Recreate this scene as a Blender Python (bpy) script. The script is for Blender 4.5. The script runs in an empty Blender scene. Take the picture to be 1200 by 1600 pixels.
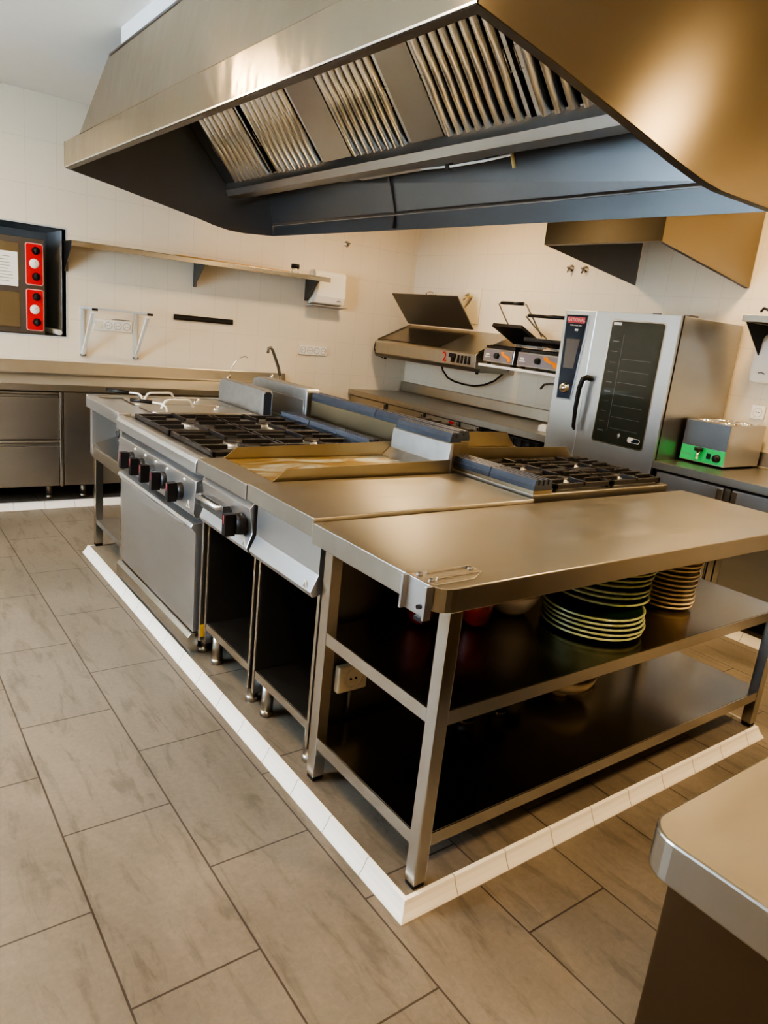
import bpy, bmesh, math, random
from mathutils import Vector, Matrix
random.seed(7)
D = bpy.data
COL = bpy.context.scene.collection
PI = math.pi

# ------------------------------------------------------------------ materials
def mat(name, color, rough=0.5, metal=0.0, noise=0.0, nscale=(6, 6, 6), rnoise=0.0, bump=0.0, trans=0.0, ior=1.45, spec=0.5, coat=0.0, emit=None, estr=0.0, wave=0.0, aniso=0.0, arot=0.0):
    m = D.materials.new(name); m.use_nodes = True
    nt = m.node_tree; b = nt.nodes['Principled BSDF']
    c = (*color, 1)
    b.inputs['Base Color'].default_value = c
    b.inputs['Roughness'].default_value = rough
    b.inputs['Metallic'].default_value = metal
    b.inputs['IOR'].default_value = ior
    b.inputs['Transmission Weight'].default_value = trans
    b.inputs['Specular IOR Level'].default_value = spec
    b.inputs['Coat Weight'].default_value = coat
    b.inputs['Anisotropic'].default_value = aniso; b.inputs['Anisotropic Rotation'].default_value = arot
    if emit:
        b.inputs['Emission Color'].default_value = (*emit, 1); b.inputs['Emission Strength'].default_value = estr
    if noise or rnoise or bump:
        tc = nt.nodes.new('ShaderNodeNewGeometry'); mp = nt.nodes.new('ShaderNodeMapping')
        mp.inputs['Scale'].default_value = nscale
        nt.links.new(tc.outputs['Position'], mp.inputs['Vector'])
        n = nt.nodes.new('ShaderNodeTexNoise'); n.inputs['Scale'].default_value = 1.0; n.inputs['Detail'].default_value = 3 if metal else 5
        nt.links.new(mp.outputs['Vector'], n.inputs['Vector'])
        if noise:
            mx = nt.nodes.new('ShaderNodeMix'); mx.data_type = 'RGBA'
            mx.inputs[6].default_value = (*[max(0, v * (1 - noise)) for v in color], 1)
            mx.inputs[7].default_value = (*[min(1, v * (1 + noise)) for v in color], 1)
            nt.links.new(n.outputs['Fac'], mx.inputs[0]); nt.links.new(mx.outputs[2], b.inputs['Base Color'])
        if rnoise:
            mr = nt.nodes.new('ShaderNodeMapRange'); mr.inputs['From Min'].default_value = 0.1; mr.inputs['From Max'].default_value = 0.9; mr.clamp = False
            mr.inputs['To Min'].default_value = max(0.02, rough - rnoise); mr.inputs['To Max'].default_value = rough + rnoise
            nt.links.new(n.outputs['Fac'], mr.inputs['Value']); nt.links.new(mr.outputs['Result'], b.inputs['Roughness'])
        if bump:
            bp = nt.nodes.new('ShaderNodeBump'); bp.inputs['Strength'].default_value = bump; bp.inputs['Distance'].default_value = 0.01
            nt.links.new(n.outputs['Fac'], bp.inputs['Height']); nt.links.new(bp.outputs['Normal'], b.inputs['Normal'])
    return m

def brick_mat(name, c1, c2, mortar, bw, rh, ms, order, offset, freq=2, rough=0.3, shift=(0, 0), bump=0.3, stone=False, spec=0.5):
    m = D.materials.new(name); m.use_nodes = True
    nt = m.node_tree; b = nt.nodes['Principled BSDF']
    g = nt.nodes.new('ShaderNodeNewGeometry'); sp = nt.nodes.new('ShaderNodeSeparateXYZ'); cb = nt.nodes.new('ShaderNodeCombineXYZ')
    nt.links.new(g.outputs['Position'], sp.inputs[0])
    nt.links.new(sp.outputs[order[0]], cb.inputs[0]); nt.links.new(sp.outputs[order[1]], cb.inputs[1])
    mp = nt.nodes.new('ShaderNodeMapping'); mp.inputs['Location'].default_value = (shift[0], shift[1], 0)
    nt.links.new(cb.outputs[0], mp.inputs['Vector'])
    br = nt.nodes.new('ShaderNodeTexBrick')
    br.inputs['Scale'].default_value = 1.0; br.inputs['Brick Width'].default_value = bw; br.inputs['Row Height'].default_value = rh
    br.inputs['Mortar Size'].default_value = ms; br.inputs['Mortar Smooth'].default_value = 0.1
    br.inputs['Color1'].default_value = (*c1, 1); br.inputs['Color2'].default_value = (*c2, 1); br.inputs['Mortar'].default_value = (*mortar, 1)
    br.offset = offset; br.offset_frequency = freq; br.squash = 1.0
    nt.links.new(mp.outputs[0], br.inputs['Vector'])
    col = br.outputs['Color']
    if stone:
        def noise(sc, det, scale3, rot=0):
            mm = nt.nodes.new('ShaderNodeMapping'); mm.inputs['Scale'].default_value = scale3; mm.inputs['Rotation'].default_value = (0, 0, rot)
            nt.links.new(g.outputs['Position'], mm.inputs['Vector'])
            n = nt.nodes.new('ShaderNodeTexNoise'); n.inputs['Scale'].default_value = sc; n.inputs['Detail'].default_value = det; n.inputs['Roughness'].default_value = 0.65
            n.inputs['Distortion'].default_value = 0.6
            nt.links.new(mm.outputs[0], n.inputs['Vector']); return n
        def ramp(src, lo, hi, a, bb):
            r = nt.nodes.new('ShaderNodeMapRange'); r.inputs['From Min'].default_value = lo; r.inputs['From Max'].default_value = hi
            r.inputs['To Min'].default_value = a; r.inputs['To Max'].default_value = bb
            nt.links.new(src, r.inputs['Value']); return r.outputs['Result']
        def mult(c, f):
            x = nt.nodes.new('ShaderNodeMix'); x.data_type = 'RGBA'; x.blend_type = 'MULTIPLY'; x.inputs[0].default_value = 1
            nt.links.new(c, x.inputs[6]); nt.links.new(f, x.inputs[7]); return x.outputs[2]
        n1 = noise(2.2, 8, (1, 0.45, 1), 0.5); n2 = noise(60, 4, (1, 1, 1)); n3 = noise(7, 10, (2.4, 0.5, 1), 0.45)
        col = mult(col, ramp(n1.outputs['Fac'], 0.3, 0.7, 0.72, 1.18))
        col = mult(col, ramp(n2.outputs['Fac'], 0.3, 0.7, 0.90, 1.06))
        col = mult(col, ramp(n3.outputs['Fac'], 0.36, 0.48, 0.74, 1.0))
        rr = ramp(n1.outputs['Fac'], 0.3, 0.7, rough - 0.08, rough + 0.12)
        nt.links.new(rr, b.inputs['Roughness'])
    else:
        b.inputs['Roughness'].default_value = rough
    b.inputs['Specular IOR Level'].default_value = spec
    nt.links.new(col, b.inputs['Base Color'])
    bp = nt.nodes.new('ShaderNodeBump'); bp.inputs['Strength'].default_value = bump; bp.inputs['Distance'].default_value = 0.002; bp.invert = True
    nt.links.new(br.outputs['Fac'], bp.inputs['Height']); nt.links.new(bp.outputs['Normal'], b.inputs['Normal'])
    return m

M = {}
M['floor'] = brick_mat('floor_tile', (0.225, 0.188, 0.142), (0.205, 0.174, 0.133), (0.07, 0.058, 0.044), 0.62, 0.3135, 0.0028, (1, 0), 0.5, rough=0.42, shift=(0.498, 0.97), stone=True, spec=0.45)
M['tileA'] = brick_mat('white_wall_tile', (0.74, 0.655, 0.52), (0.73, 0.645, 0.51), (0.62, 0.56, 0.46), 0.205, 0.30, 0.0016, (0, 2), 0.0, rough=0.22, shift=(-0.03, 0.2), bump=0.25)
M['tileB'] = brick_mat('white_wall_tile_side', (0.74, 0.655, 0.52), (0.73, 0.645, 0.51), (0.62, 0.56, 0.46), 0.205, 0.30, 0.0016, (1, 2), 0.0, rough=0.22, shift=(0.09, 0.2), bump=0.25)
M['ceil'] = mat('ceiling_paint', (0.80, 0.76, 0.68), 0.75, noise=0.03)
M['drywall'] = mat('white_drywall', (0.80, 0.79, 0.77), 0.7, noise=0.02)
M['kerb'] = brick_mat('kerb_white_tile', (0.88, 0.85, 0.78), (0.87, 0.84, 0.77), (0.42, 0.37, 0.30), 0.2, 0.5, 0.0016, (1, 2), 0.0, rough=0.2)
M['kerbx'] = brick_mat('kerb_white_tile_cross', (0.88, 0.85, 0.78), (0.87, 0.84, 0.77), (0.42, 0.37, 0.30), 0.2, 0.5, 0.0016, (0, 2), 0.0, rough=0.2)
S = lambda n, c, r, **k: mat(n, c, r, 1.0, **k)
M['top'] = S('worktop_steel', (0.48, 0.455, 0.40), 0.335, noise=0.08, nscale=(7, 18, 7), rnoise=0.045)
M['steel'] = S('brushed_steel', (0.50, 0.485, 0.45), 0.325, noise=0.06, nscale=(4, 4, 14), rnoise=0.03)
M['steelc'] = S('satin_steel_front', (0.60, 0.61, 0.62), 0.34, noise=0.09, nscale=(4, 3, 12), rnoise=0.05)
M['dull'] = S('dull_zinc_steel', (0.44, 0.45, 0.45), 0.42, noise=0.18, nscale=(16, 16, 20), rnoise=0.05)
M['dark_steel'] = S('shadowed_steel', (0.22, 0.215, 0.21), 0.40, noise=0.08, nscale=(5, 5, 5))  # steel darkened in colour for shaded interiors, and for darker fittings
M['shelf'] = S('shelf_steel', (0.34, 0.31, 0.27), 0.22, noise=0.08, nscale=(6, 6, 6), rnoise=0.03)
M['leg'] = S('leg_steel', (0.64, 0.62, 0.57), 0.23, noise=0.04, nscale=(6, 6, 3), rnoise=0.02)
M['hoodwarm'] = S('warm_hood_steel', (0.29, 0.245, 0.175), 0.24, aniso=.85, arot=.25)  # plain steel; reflected warm light is tinted into its base colour
M['hoodleft'] = S('hood_band_steel', (0.42, 0.355, 0.26), 0.20, noise=0.10, nscale=(2, 4, 3), rnoise=0.03, bump=0.7, aniso=.8, arot=.25)  # warm reflections are tinted into the left side's steel as well
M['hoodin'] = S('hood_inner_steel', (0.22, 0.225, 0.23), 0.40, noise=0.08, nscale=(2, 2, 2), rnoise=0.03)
M['filter'] = S('baffle_filter_steel', (0.86, 0.88, 0.90), 0.28)
M['guard'] = S('tarnished_guard_steel', (0.34, 0.295, 0.21), 0.36, noise=0.10, nscale=(6, 6, 6), rnoise=0.05)
M['brown'] = S('brown_reflecting_steel', (0.17, 0.125, 0.075), 0.38, noise=0.05, nscale=(2, 2, 2))  # warm reflections put into the counter steel as a brown colour
M['bright'] = S('bright_oven_steel', (0.74, 0.75, 0.75), 0.32, noise=0.03, nscale=(3, 3, 3), rnoise=0.02)
M['chrome'] = S('chrome', (0.82, 0.81, 0.79), 0.08)
M['griddle'] = mat('griddle_plate', (0.36, 0.28, 0.14), 0.35, 0.75, noise=0.7, nscale=(5, 9, 5), rnoise=0.06)
def greasy():
    m = mat('griddle_plate', (0.4, 0.3, 0.15), 0.34, 0.7); nt = m.node_tree; b = nt.nodes['Principled BSDF']
    g = nt.nodes.new('ShaderNodeNewGeometry'); mp = nt.nodes.new('ShaderNodeMapping'); mp.inputs['Scale'].default_value = (3, 8, 3)
    n = nt.nodes.new('ShaderNodeTexNoise'); n.inputs['Scale'].default_value = 1.3; n.inputs['Detail'].default_value = 6; n.inputs['Distortion'].default_value = 1.2
    cr = nt.nodes.new('ShaderNodeValToRGB'); e = cr.color_ramp.elements
    e[0].position = .34; e[0].color = (.20, .12, .045, 1); e[1].position = .62; e[1].color = (.66, .68, .60, 1)  # brown grease stains, and a whitish sheen painted into the colour
    k = e.new(.48); k.color = (.42, .29, .10, 1)
    nt.links.new(g.outputs['Position'], mp.inputs[0]); nt.links.new(mp.outputs[0], n.inputs['Vector']); nt.links.new(n.outputs['Fac'], cr.inputs[0]); nt.links.new(cr.outputs[0], b.inputs['Base Color'])
    return m
M['griddle'] = greasy()
M['iron'] = mat('cast_iron', (0.020, 0.019, 0.020), 0.38, 0.0, noise=0.4, nscale=(40, 40, 40), bump=0.15, spec=0.7)
M['flue'] = mat('blue_black_flue_enamel', (0.040, 0.052, 0.075), 0.30, 0.0, noise=0.2, nscale=(20, 20, 20), spec=0.7)
M['black'] = mat('black_plastic', (0.015, 0.015, 0.016), 0.35, spec=0.5)
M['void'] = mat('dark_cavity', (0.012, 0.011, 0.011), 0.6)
M['rubber'] = mat('black_rubber', (0.012, 0.012, 0.012), 0.7)
M['white'] = mat('white_plastic', (0.82, 0.80, 0.75), 0.35)
M['whitem'] = mat('white_painted_metal', (0.80, 0.79, 0.74), 0.35)
M['greywhite'] = mat('grey_white_metal', (0.50, 0.51, 0.49), 0.4)
M['cream'] = mat('cream_plastic', (0.74, 0.66, 0.50), 0.4)
M['grey'] = mat('grey_lining', (0.50, 0.50, 0.49), 0.5)
M['red'] = mat('red_panel', (0.62, 0.02, 0.025), 0.35)
M['pinkred'] = mat('red_badge', (0.62, 0.10, 0.12), 0.35)
M['pink'] = mat('pale_red_outline', (0.85, 0.40, 0.36), 0.4)
M['green'] = mat('green_panel', (0.03, 0.58, 0.17), 0.4)
M['yellow'] = mat('yellow_sticker', (0.80, 0.52, 0.03), 0.5)
M['paper'] = mat('paper', (0.85, 0.82, 0.74), 0.8)
M['ink'] = mat('grey_ink', (0.25, 0.24, 0.22), 0.8)
M['wood'] = mat('wooden_tray', (0.60, 0.36, 0.14), 0.4, noise=0.2, nscale=(3, 30, 30))
M['pglass'] = mat('dark_oven_glass', (0.035, 0.04, 0.028), 0.06, noise=0.25, nscale=(14, 14, 14), spec=0.8)
M['screen'] = mat('brown_touch_screen', (0.14, 0.11, 0.09), 0.15)
M['navy'] = mat('dark_control_fascia', (0.012, 0.02, 0.035), 0.2)
M['orange'] = mat('orange_decal', (0.85, 0.28, 0.02), 0.4)
M['fasciag'] = mat('mauve_grey_fascia', (0.30, 0.27, 0.29), 0.4, 0.4)
M['plateg'] = mat('dark_green_glaze', (0.018, 0.045, 0.012), 0.14, noise=0.4, nscale=(30, 30, 30), coat=0.6)
M['rim'] = mat('pale_green_rim', (0.42, 0.45, 0.22), 0.2, noise=0.5, nscale=(45, 45, 45), coat=0.6)  # pale rim glaze; its strong mottle paints in glints of plastic film
M['creamc'] = mat('cream_ceramic', (0.66, 0.52, 0.32), 0.2, noise=0.12, nscale=(30, 30, 30), coat=0.4)
M['whitec'] = mat('white_ceramic', (0.60, 0.54, 0.45), 0.25, coat=0.4)
M['redc'] = mat('red_glass', (0.20, 0.014, 0.01), 0.12, noise=0.5, nscale=(30, 30, 30), coat=0.8)
M['glass'] = mat('clear_glass', (0.9, 0.92, 0.9), 0.03, trans=1.0)
M['wglass'] = mat('window_pane_glass', (1, 1, 1), 0.0, trans=1.0, ior=1.01)
M['conduit'] = mat('yellowed_pipe', (0.55, 0.44, 0.20), 0.4)
M['lampglow'] = mat('lit_diffuser', (1, 0.9, 0.7), 0.4, emit=(1.0, 0.74, 0.42), estr=9.0)
M['lampoff'] = mat('frosted_diffuser', (0.75, 0.74, 0.70), 0.4)

# ------------------------------------------------------------------ mesh builder
class MB:
    def __init__(s): s.bm = bmesh.new()
    def poly(s, vs, smooth=False):
        f = s.bm.faces.new([s.bm.verts.new(v) for v in vs]); f.smooth = smooth; return s
    def box(s, x0, x1, y0, y1, z0, z1):
        v = [s.bm.verts.new(p) for p in [(x0,y0,z0),(x1,y0,z0),(x1,y1,z0),(x0,y1,z0),(x0,y0,z1),(x1,y0,z1),(x1,y1,z1),(x0,y1,z1)]]
        for q in [(0,3,2,1),(4,5,6,7),(0,1,5,4),(1,2,6,5),(2,3,7,6),(3,0,4,7)]: s.bm.faces.new([v[i] for i in q])
        return s
    def prism(s, pts, axis, a0, a1, smooth=False):
        def mk(p, a):
            return {'x': (a, p[0], p[1]), 'y': (p[0], a, p[1]), 'z': (p[0], p[1], a)}[axis]
        A = [s.bm.verts.new(mk(p, a0)) for p in pts]; B = [s.bm.verts.new(mk(p, a1)) for p in pts]
        n = len(pts); fs = [s.bm.faces.new(A[::-1]), s.bm.faces.new(B)]
        for i in range(n):
            f = s.bm.faces.new([A[i], A[(i+1)%n], B[(i+1)%n], B[i]]); f.smooth = smooth
        return s
    def ring(s, c, r, u, v, seg):
        return [s.bm.verts.new(c + u*(r*math.cos(2*PI*i/seg)) + v*(r*math.sin(2*PI*i/seg))) for i in range(seg)]
    def tube(s, pts, r, seg=8, cap=True):
        pts = [Vector(p) for p in pts]; rr = r if isinstance(r, (list, tuple)) else [r]*len(pts)
        prev = None; u = None
        for i, p in enumerate(pts):
            if i == 0: t = pts[1]-pts[0]
            elif i == len(pts)-1: t = pts[-1]-pts[-2]
            else: t = (pts[i+1]-p).normalized() + (p-pts[i-1]).normalized()
            t = t.normalized()
            if u is None:
                u = t.orthogonal().normalized()
            else:
                u = (u - t*u.dot(t)).normalized()
            v = t.cross(u)
            R = s.ring(p, rr[i], u, v, seg)
            if prev:
                for k in range(seg):
                    f = s.bm.faces.new([prev[k], prev[(k+1)%seg], R[(k+1)%seg], R[k]]); f.smooth = True
            elif cap: s.bm.faces.new(R[::-1])
            prev = R
        if cap: s.bm.faces.new(prev)
        return s
    def cyl(s, p0, p1, r, seg=20, r2=None):
        return s.tube([p0, p1], [r, r if r2 is None else r2], seg)
    def lathe(s, c, prof, seg=32, axis='z'):
        prev = None
        def mk(r, h, a):
            x, y = r*math.cos(a), r*math.sin(a)
            return {'z': (c[0]+x, c[1]+y, c[2]+h), 'x': (c[0]+h, c[1]+x, c[2]+y), 'y': (c[0]+x, c[1]+h, c[2]+y)}[axis]
        for r, h in prof:
            R = [s.bm.verts.new(mk(max(r, 1e-4), h, 2*PI*i/seg)) for i in range(seg)]
            if prev:
                for k in range(seg):
                    f = s.bm.faces.new([prev[k], prev[(k+1)%seg], R[(k+1)%seg], R[k]]); f.smooth = True
            prev = R
        return s
    def sphere(s, c, r, sx=1, sy=1, sz=1):
        m = Matrix.Translation(c) @ Matrix.Diagonal((r*sx, r*sy, r*sz, 1))
        g = bmesh.ops.create_uvsphere(s.bm, u_segments=20, v_segments=12, radius=1, matrix=m)
        for v in g['verts']:
            for f in v.link_faces: f.smooth = True
        return s
    def sheet(s, a, b, c, d, th):
        """thick quad a-b-c-d"""
        a, b, c, d = map(Vector, (a, b, c, d)); n = (b-a).cross(d-a).normalized()*th
        v = [s.bm.verts.new(p) for p in (a, b, c, d, a+n, b+n, c+n, d+n)]
        for q in [(0,3,2,1),(4,5,6,7),(0,1,5,4),(1,2,6,5),(2,3,7,6),(3,0,4,7)]: s.bm.faces.new([v[i] for i in q])
        return s
    def bar(s, a, b, w, h, up=(0, 0, 1)):
        a, b, up = Vector(a), Vector(b), Vector(up); t = (b-a).normalized(); sd = t.cross(up).normalized()*w/2; uu = sd.cross(t).normalized()*h/2
        A = [s.bm.verts.new(a+x) for x in (sd+uu, sd-uu, -sd-uu, -sd+uu)]; B = [s.bm.verts.new(b+x) for x in (sd+uu, sd-uu, -sd-uu, -sd+uu)]
        s.bm.faces.new(A[::-1]); s.bm.faces.new(B)
        for i in range(4): s.bm.faces.new([A[i], A[(i+1)%4], B[(i+1)%4], B[i]])
        return s
    def build(s, name, m, parent=None, bevel=0.0, org=None):
        bmesh.ops.recalc_face_normals(s.bm, faces=s.bm.faces[:])
        me = D.meshes.new(name)
        if parent is not None: o0 = Vector(parent['org'])
        elif org is not None: o0 = Vector(org)
        else:
            xs = [v.co.x for v in s.bm.verts]; ys = [v.co.y for v in s.bm.verts]; zs = [v.co.z for v in s.bm.verts]
            o0 = Vector(((min(xs)+max(xs))/2, (min(ys)+max(ys))/2, min(zs)))
        bmesh.ops.translate(s.bm, verts=s.bm.verts[:], vec=-o0)
        s.bm.to_mesh(me); s.bm.free()
        me.materials.append(M[m] if isinstance(m, str) else m)
        o = D.objects.new(name, me); COL.objects.link(o)
        if parent is not None: o.parent = parent
        else: o.location = o0
        o['org'] = tuple(o0)
        if bevel:
            md = o.modifiers.new('bevel', 'BEVEL'); md.width = bevel; md.segments = 2; md.limit_method = 'ANGLE'; md.angle_limit = 0.6
        return o

def tag(o, label, cat, group=None):
    o['label'] = label; o['category'] = cat
    if group: o['group'] = group
    return o
def thing(name, label, cat, loc, group=None):
    o = D.objects.new(name, None); COL.objects.link(o); o.location = loc; o['org'] = tuple(loc); o.empty_display_size = 0.1
    return tag(o, label, cat, group)
def struct(o): o['kind'] = 'structure'; return o
def copy_tree(o, parent=None, off=(0, 0, 0), label=None, group=None):
    c = o.copy(); COL.objects.link(c)
    if parent is not None: c.parent = parent
    else:
        c.location = Vector(o.location) + Vector(off)
        if label: c['label'] = label
        if group: c['group'] = group
    for ch in list(o.children): copy_tree(ch, c)
    return c
def text(s, size, m, parent, origin, xdir, ydir, name='lettering', depth=0.001, fit=None, bold=0.0):
    cu = D.curves.new('t', 'FONT'); cu.body = s; cu.size = size; cu.extrude = depth; cu.offset = bold; cu.align_x = 'CENTER'; cu.align_y = 'CENTER'; cu.resolution_u = 3
    ob = D.objects.new('t', cu); COL.objects.link(ob)
    dg = bpy.context.evaluated_depsgraph_get(); me = D.meshes.new_from_object(ob.evaluated_get(dg))
    COL.objects.unlink(ob); D.objects.remove(ob)
    X = Vector(xdir).normalized(); Y = Vector(ydir).normalized(); Z = X.cross(Y)
    mt = Matrix((X, Y, Z)).transposed().to_4x4(); mt.translation = Vector(origin) - Vector(parent['org'])
    me.transform(mt); me.materials.clear(); me.materials.append(M[m])
    o = D.objects.new(name, me); COL.objects.link(o); o.parent = parent; o['org'] = parent['org']; return o
def rrect(x0, x1, y0, y1, r, corners=(1, 1, 1, 1), n=6):
    """rounded rectangle outline, corners order: (x0y0, x1y0, x1y1, x0y1)"""
    out = []
    for (cx, cy, a0, k) in ((x0, y0, PI, 0), (x1, y0, 1.5*PI, 1), (x1, y1, 0, 2), (x0, y1, PI/2, 3)):
        if corners[k]:
            px = cx + (r if cx == x0 else -r); py = cy + (r if cy == y0 else -r)
            for i in range(n+1):
                a = a0 + PI/2*i/n; out.append((px + r*math.cos(a), py + r*math.sin(a)))
        else: out.append((cx, cy))
    return out

# ================================================================== SETTING
WA, WB, CZ, XL, YN = 4.80, 3.56, 2.80, -3.0, -3.2
struct(MB().box(XL-.1, WB+.1, YN-.1, 5.6, -0.1, 0).build('floor', 'floor'))
struct(MB().box(XL-.1, WB+.1, YN-.1, 5.6, CZ, CZ+.1).build('ceiling', 'ceil'))
NX0, NX1, NZ0, NZ1 = -0.95, 0.29, 1.170, 1.935
w = MB()
w.box(XL-.1, NX0, WA, WA+.12, 0, CZ); w.box(NX1, WB+.1, WA, WA+.12, 0, CZ); w.box(NX0, NX1, WA, WA+.12, 0, NZ0); w.box(NX0, NX1, WA, WA+.12, NZ1, CZ)
struct(w.build('wall_back', 'tileA'))
n = MB(); t = .012
n.box(NX0-t, NX0, WA+.001, 5.45, NZ0-t, NZ1+t); n.box(NX1, NX1+t, WA-.004, 5.45, NZ0-t, NZ1+t)
n.box(NX0, NX1, WA-.004, 5.45, NZ0-t, NZ0); n.box(NX0, NX1, WA-.004, 5.45, NZ1, NZ1+t); n.box(NX0-t, NX1+t, 5.45, 5.46, NZ0-t, NZ1+t)
struct(n.build('trim_1', 'grey'))
struct(MB().box(WB, WB+.12, YN, WA, 0, CZ).build('wall_right', 'tileB'))
struct(MB().box(XL-.1, WB+.1, YN-.12, YN, 0, CZ).build('wall_front', 'tileA'))
w = MB(); wy0, wy1, wz0, wz1 = -0.4, 3.4, 0.85, 2.35
w.box(XL-.12, XL, YN, wy0, 0, CZ); w.box(XL-.12, XL, wy1, WA, 0, CZ); w.box(XL-.12, XL, wy0, wy1, 0, wz0); w.box(XL-.12, XL, wy0, wy1, wz1, CZ)
struct(w.build('wall_left', 'tileB'))
f = MB()
for a, b in ((wy0, wy0+.06), (wy1-.06, wy1), (0.86, 0.92), (2.12, 2.18)): f.box(XL-.09, XL-.03, a, b, wz0, wz1)
f.box(XL-.09, XL-.03, wy0, wy1, wz0, wz0+.06); f.box(XL-.09, XL-.03, wy0, wy1, wz1-.06, wz1)
wf = struct(f.build('window_1', 'whitem', bevel=.003))
MB().box(XL-.065, XL-.06, wy0+.06, wy1-.06, wz0+.06, wz1-.06).build('pane', 'wglass', wf)

def kerb(name, x0, x1, y0, y1, h=.05, sides='nwes'):
    prof = [(0, 0), (.004, .008), (.012, .02), (.02, .036), (.024, h-.001), (.034, h+.002), (.036, h), (.036, 0)]
    rx, ry = MB(), MB()
    def ring(d): return [(x0+d, y0+d), (x1-d, y0+d), (x1-d, y1-d), (x0+d, y1-d)]
    for k, s in ((0, 'n'), (1, 'e'), (2, 's'), (3, 'w')):
        if s not in sides: continue
        tgt = ry if k in (1, 3) else rx
        A = []; B = []
        for d, z in prof:
            r = ring(d); a, b = r[k], r[(k+1) % 4]
            A.append(tgt.bm.verts.new((*a, z))); B.append(tgt.bm.verts.new((*b, z)))
        nn = len(prof)
        for i in range(nn):
            tgt.bm.faces.new([A[i], A[(i+1)%nn], B[(i+1)%nn], B[i]])
        tgt.bm.faces.new(A[::-1]); tgt.bm.faces.new(B)
    if len(rx.bm.verts): struct(rx.build(name, 'kerbx'))
    if len(ry.bm.verts): struct(ry.build(name + '0', 'kerb'))
kerb('trim_2', 0, 1.925, 0, 3.18)
struct(MB().box(.034, 1.891, .034, 3.146, 0, .05).build('floor.001', 'floor'))
kerb('trim_3', -2.2, 2.55, 4.18, 5.2, sides='n')
struct(MB().box(-2.2, 2.55, 4.214, WA, 0, .05).build('floor.002', 'floor'))
kerb('trim_4', 2.85, 4.2, -0.6, 5.2, sides='w')
struct(MB().box(2.884, WB, -.6, WA, 0, .05).build('floor.003', 'floor'))

# ================================================================== WORK TABLE (near end of island)
T = .92
tb = thing('work_table', 'steel work table at near end of cooking island, two undershelves stacked with plates', 'table', (.97, .32, .05))
top = MB(); top.prism(rrect(.012, 1.955, .03, .612, .055, (1, 1, 0, 0)), 'z', T-.064, T)
top.build('tabletop', 'top', tb, bevel=.003)
for z in (.578, .215):
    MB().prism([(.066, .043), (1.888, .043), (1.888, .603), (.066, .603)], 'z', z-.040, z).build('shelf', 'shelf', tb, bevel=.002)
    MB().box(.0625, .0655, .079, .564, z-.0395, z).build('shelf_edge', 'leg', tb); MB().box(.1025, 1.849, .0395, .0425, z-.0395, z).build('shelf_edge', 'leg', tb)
for x in (.060, 1.850):
    for y in (.036, .565):
        l = MB().box(x, x+.042, y, y+.042, .066, T-.064).build('leg', 'leg', tb, bevel=.003)
        MB().box(x+.002, x+.040, y+.002, y+.040, .0515, .066).build('foot', 'rubber', l, bevel=.003)

# can opener mount
co = thing('can_opener_bracket', 'steel can opener bracket screwed to near left corner of the work table', 'bracket', (.08, .10, .92))
MB().prism([(.004, .062), (.15, .062), (.205, .095), (.205, .145), (.004, .145)], 'z', .9205, .9245).build('base_plate', 'leg', co, bevel=.001)
MB().box(.05, .195, .088, .094, .925, .929).box(.05, .195, .128, .134, .925, .929).build('rib', 'leg', co)
for p in ((.028, .13), (.028, .085), (.185, .118)):
    MB().lathe((*p, .9245), [(0, .006), (.005, .006), (.009, .003), (.009, 0)], 14).build('screw', 'dark_steel', co)
MB().prism([(.010, .052), (-.012, .052), (-.012, .060), (.003, .060), (.003, .142), (-.012, .142), (-.012, .150), (.010, .150)], 'z', .838, .924).build('channel', 'steelc', co, bevel=.001)
MB().prism([(.003, .061), (-.006, .061), (-.006, .095), (.003, .095)], 'z', .828, .838).build('catch', 'black', co)
MB().cyl((-.006, .085, .862), (.003, .085, .862), .006, 10).build('bolt', 'black', co)

# ================================================================== NEUTRAL UNIT
def leg_round(parent, x, y, z1=.13):
    l = MB().cyl((x, y, .075), (x, y, z1), .022, 16).build('leg', 'steel', parent)
    MB().cyl((x, y, .051), (x, y, .075), .026, 12, .024).build('foot', 'steel', l)
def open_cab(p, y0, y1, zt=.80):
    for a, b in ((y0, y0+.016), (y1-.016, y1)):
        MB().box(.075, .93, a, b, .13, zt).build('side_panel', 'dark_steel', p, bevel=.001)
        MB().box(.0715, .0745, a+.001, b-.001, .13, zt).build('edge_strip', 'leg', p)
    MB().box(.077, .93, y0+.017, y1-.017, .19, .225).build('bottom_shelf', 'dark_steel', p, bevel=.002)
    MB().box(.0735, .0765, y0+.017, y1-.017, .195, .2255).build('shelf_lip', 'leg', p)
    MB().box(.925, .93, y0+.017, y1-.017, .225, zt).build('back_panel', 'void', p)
    for x in (.115, .86):
        for y in (y0+.05, y1-.05): leg_round(p, x, y, .189)

nu = thing('neutral_worktop_unit', 'flat topped steel filler unit between griddle and work table, open below', 'kitchen unit', (.5, .84, .05))
MB().box(.016, .975, .618, 1.062, .872, .932).build('top', 'top', nu, bevel=.003)
PROF = [(.055, .87), (.055, .745), (.030, .690), (.040, .672), (.075, .680), (.075, .87)]
MB().prism(PROF, 'y', .625, 1.052).build('front_panel', 'steelc', nu, bevel=.0015)
open_cab(nu, .632, 1.048, .865)

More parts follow.
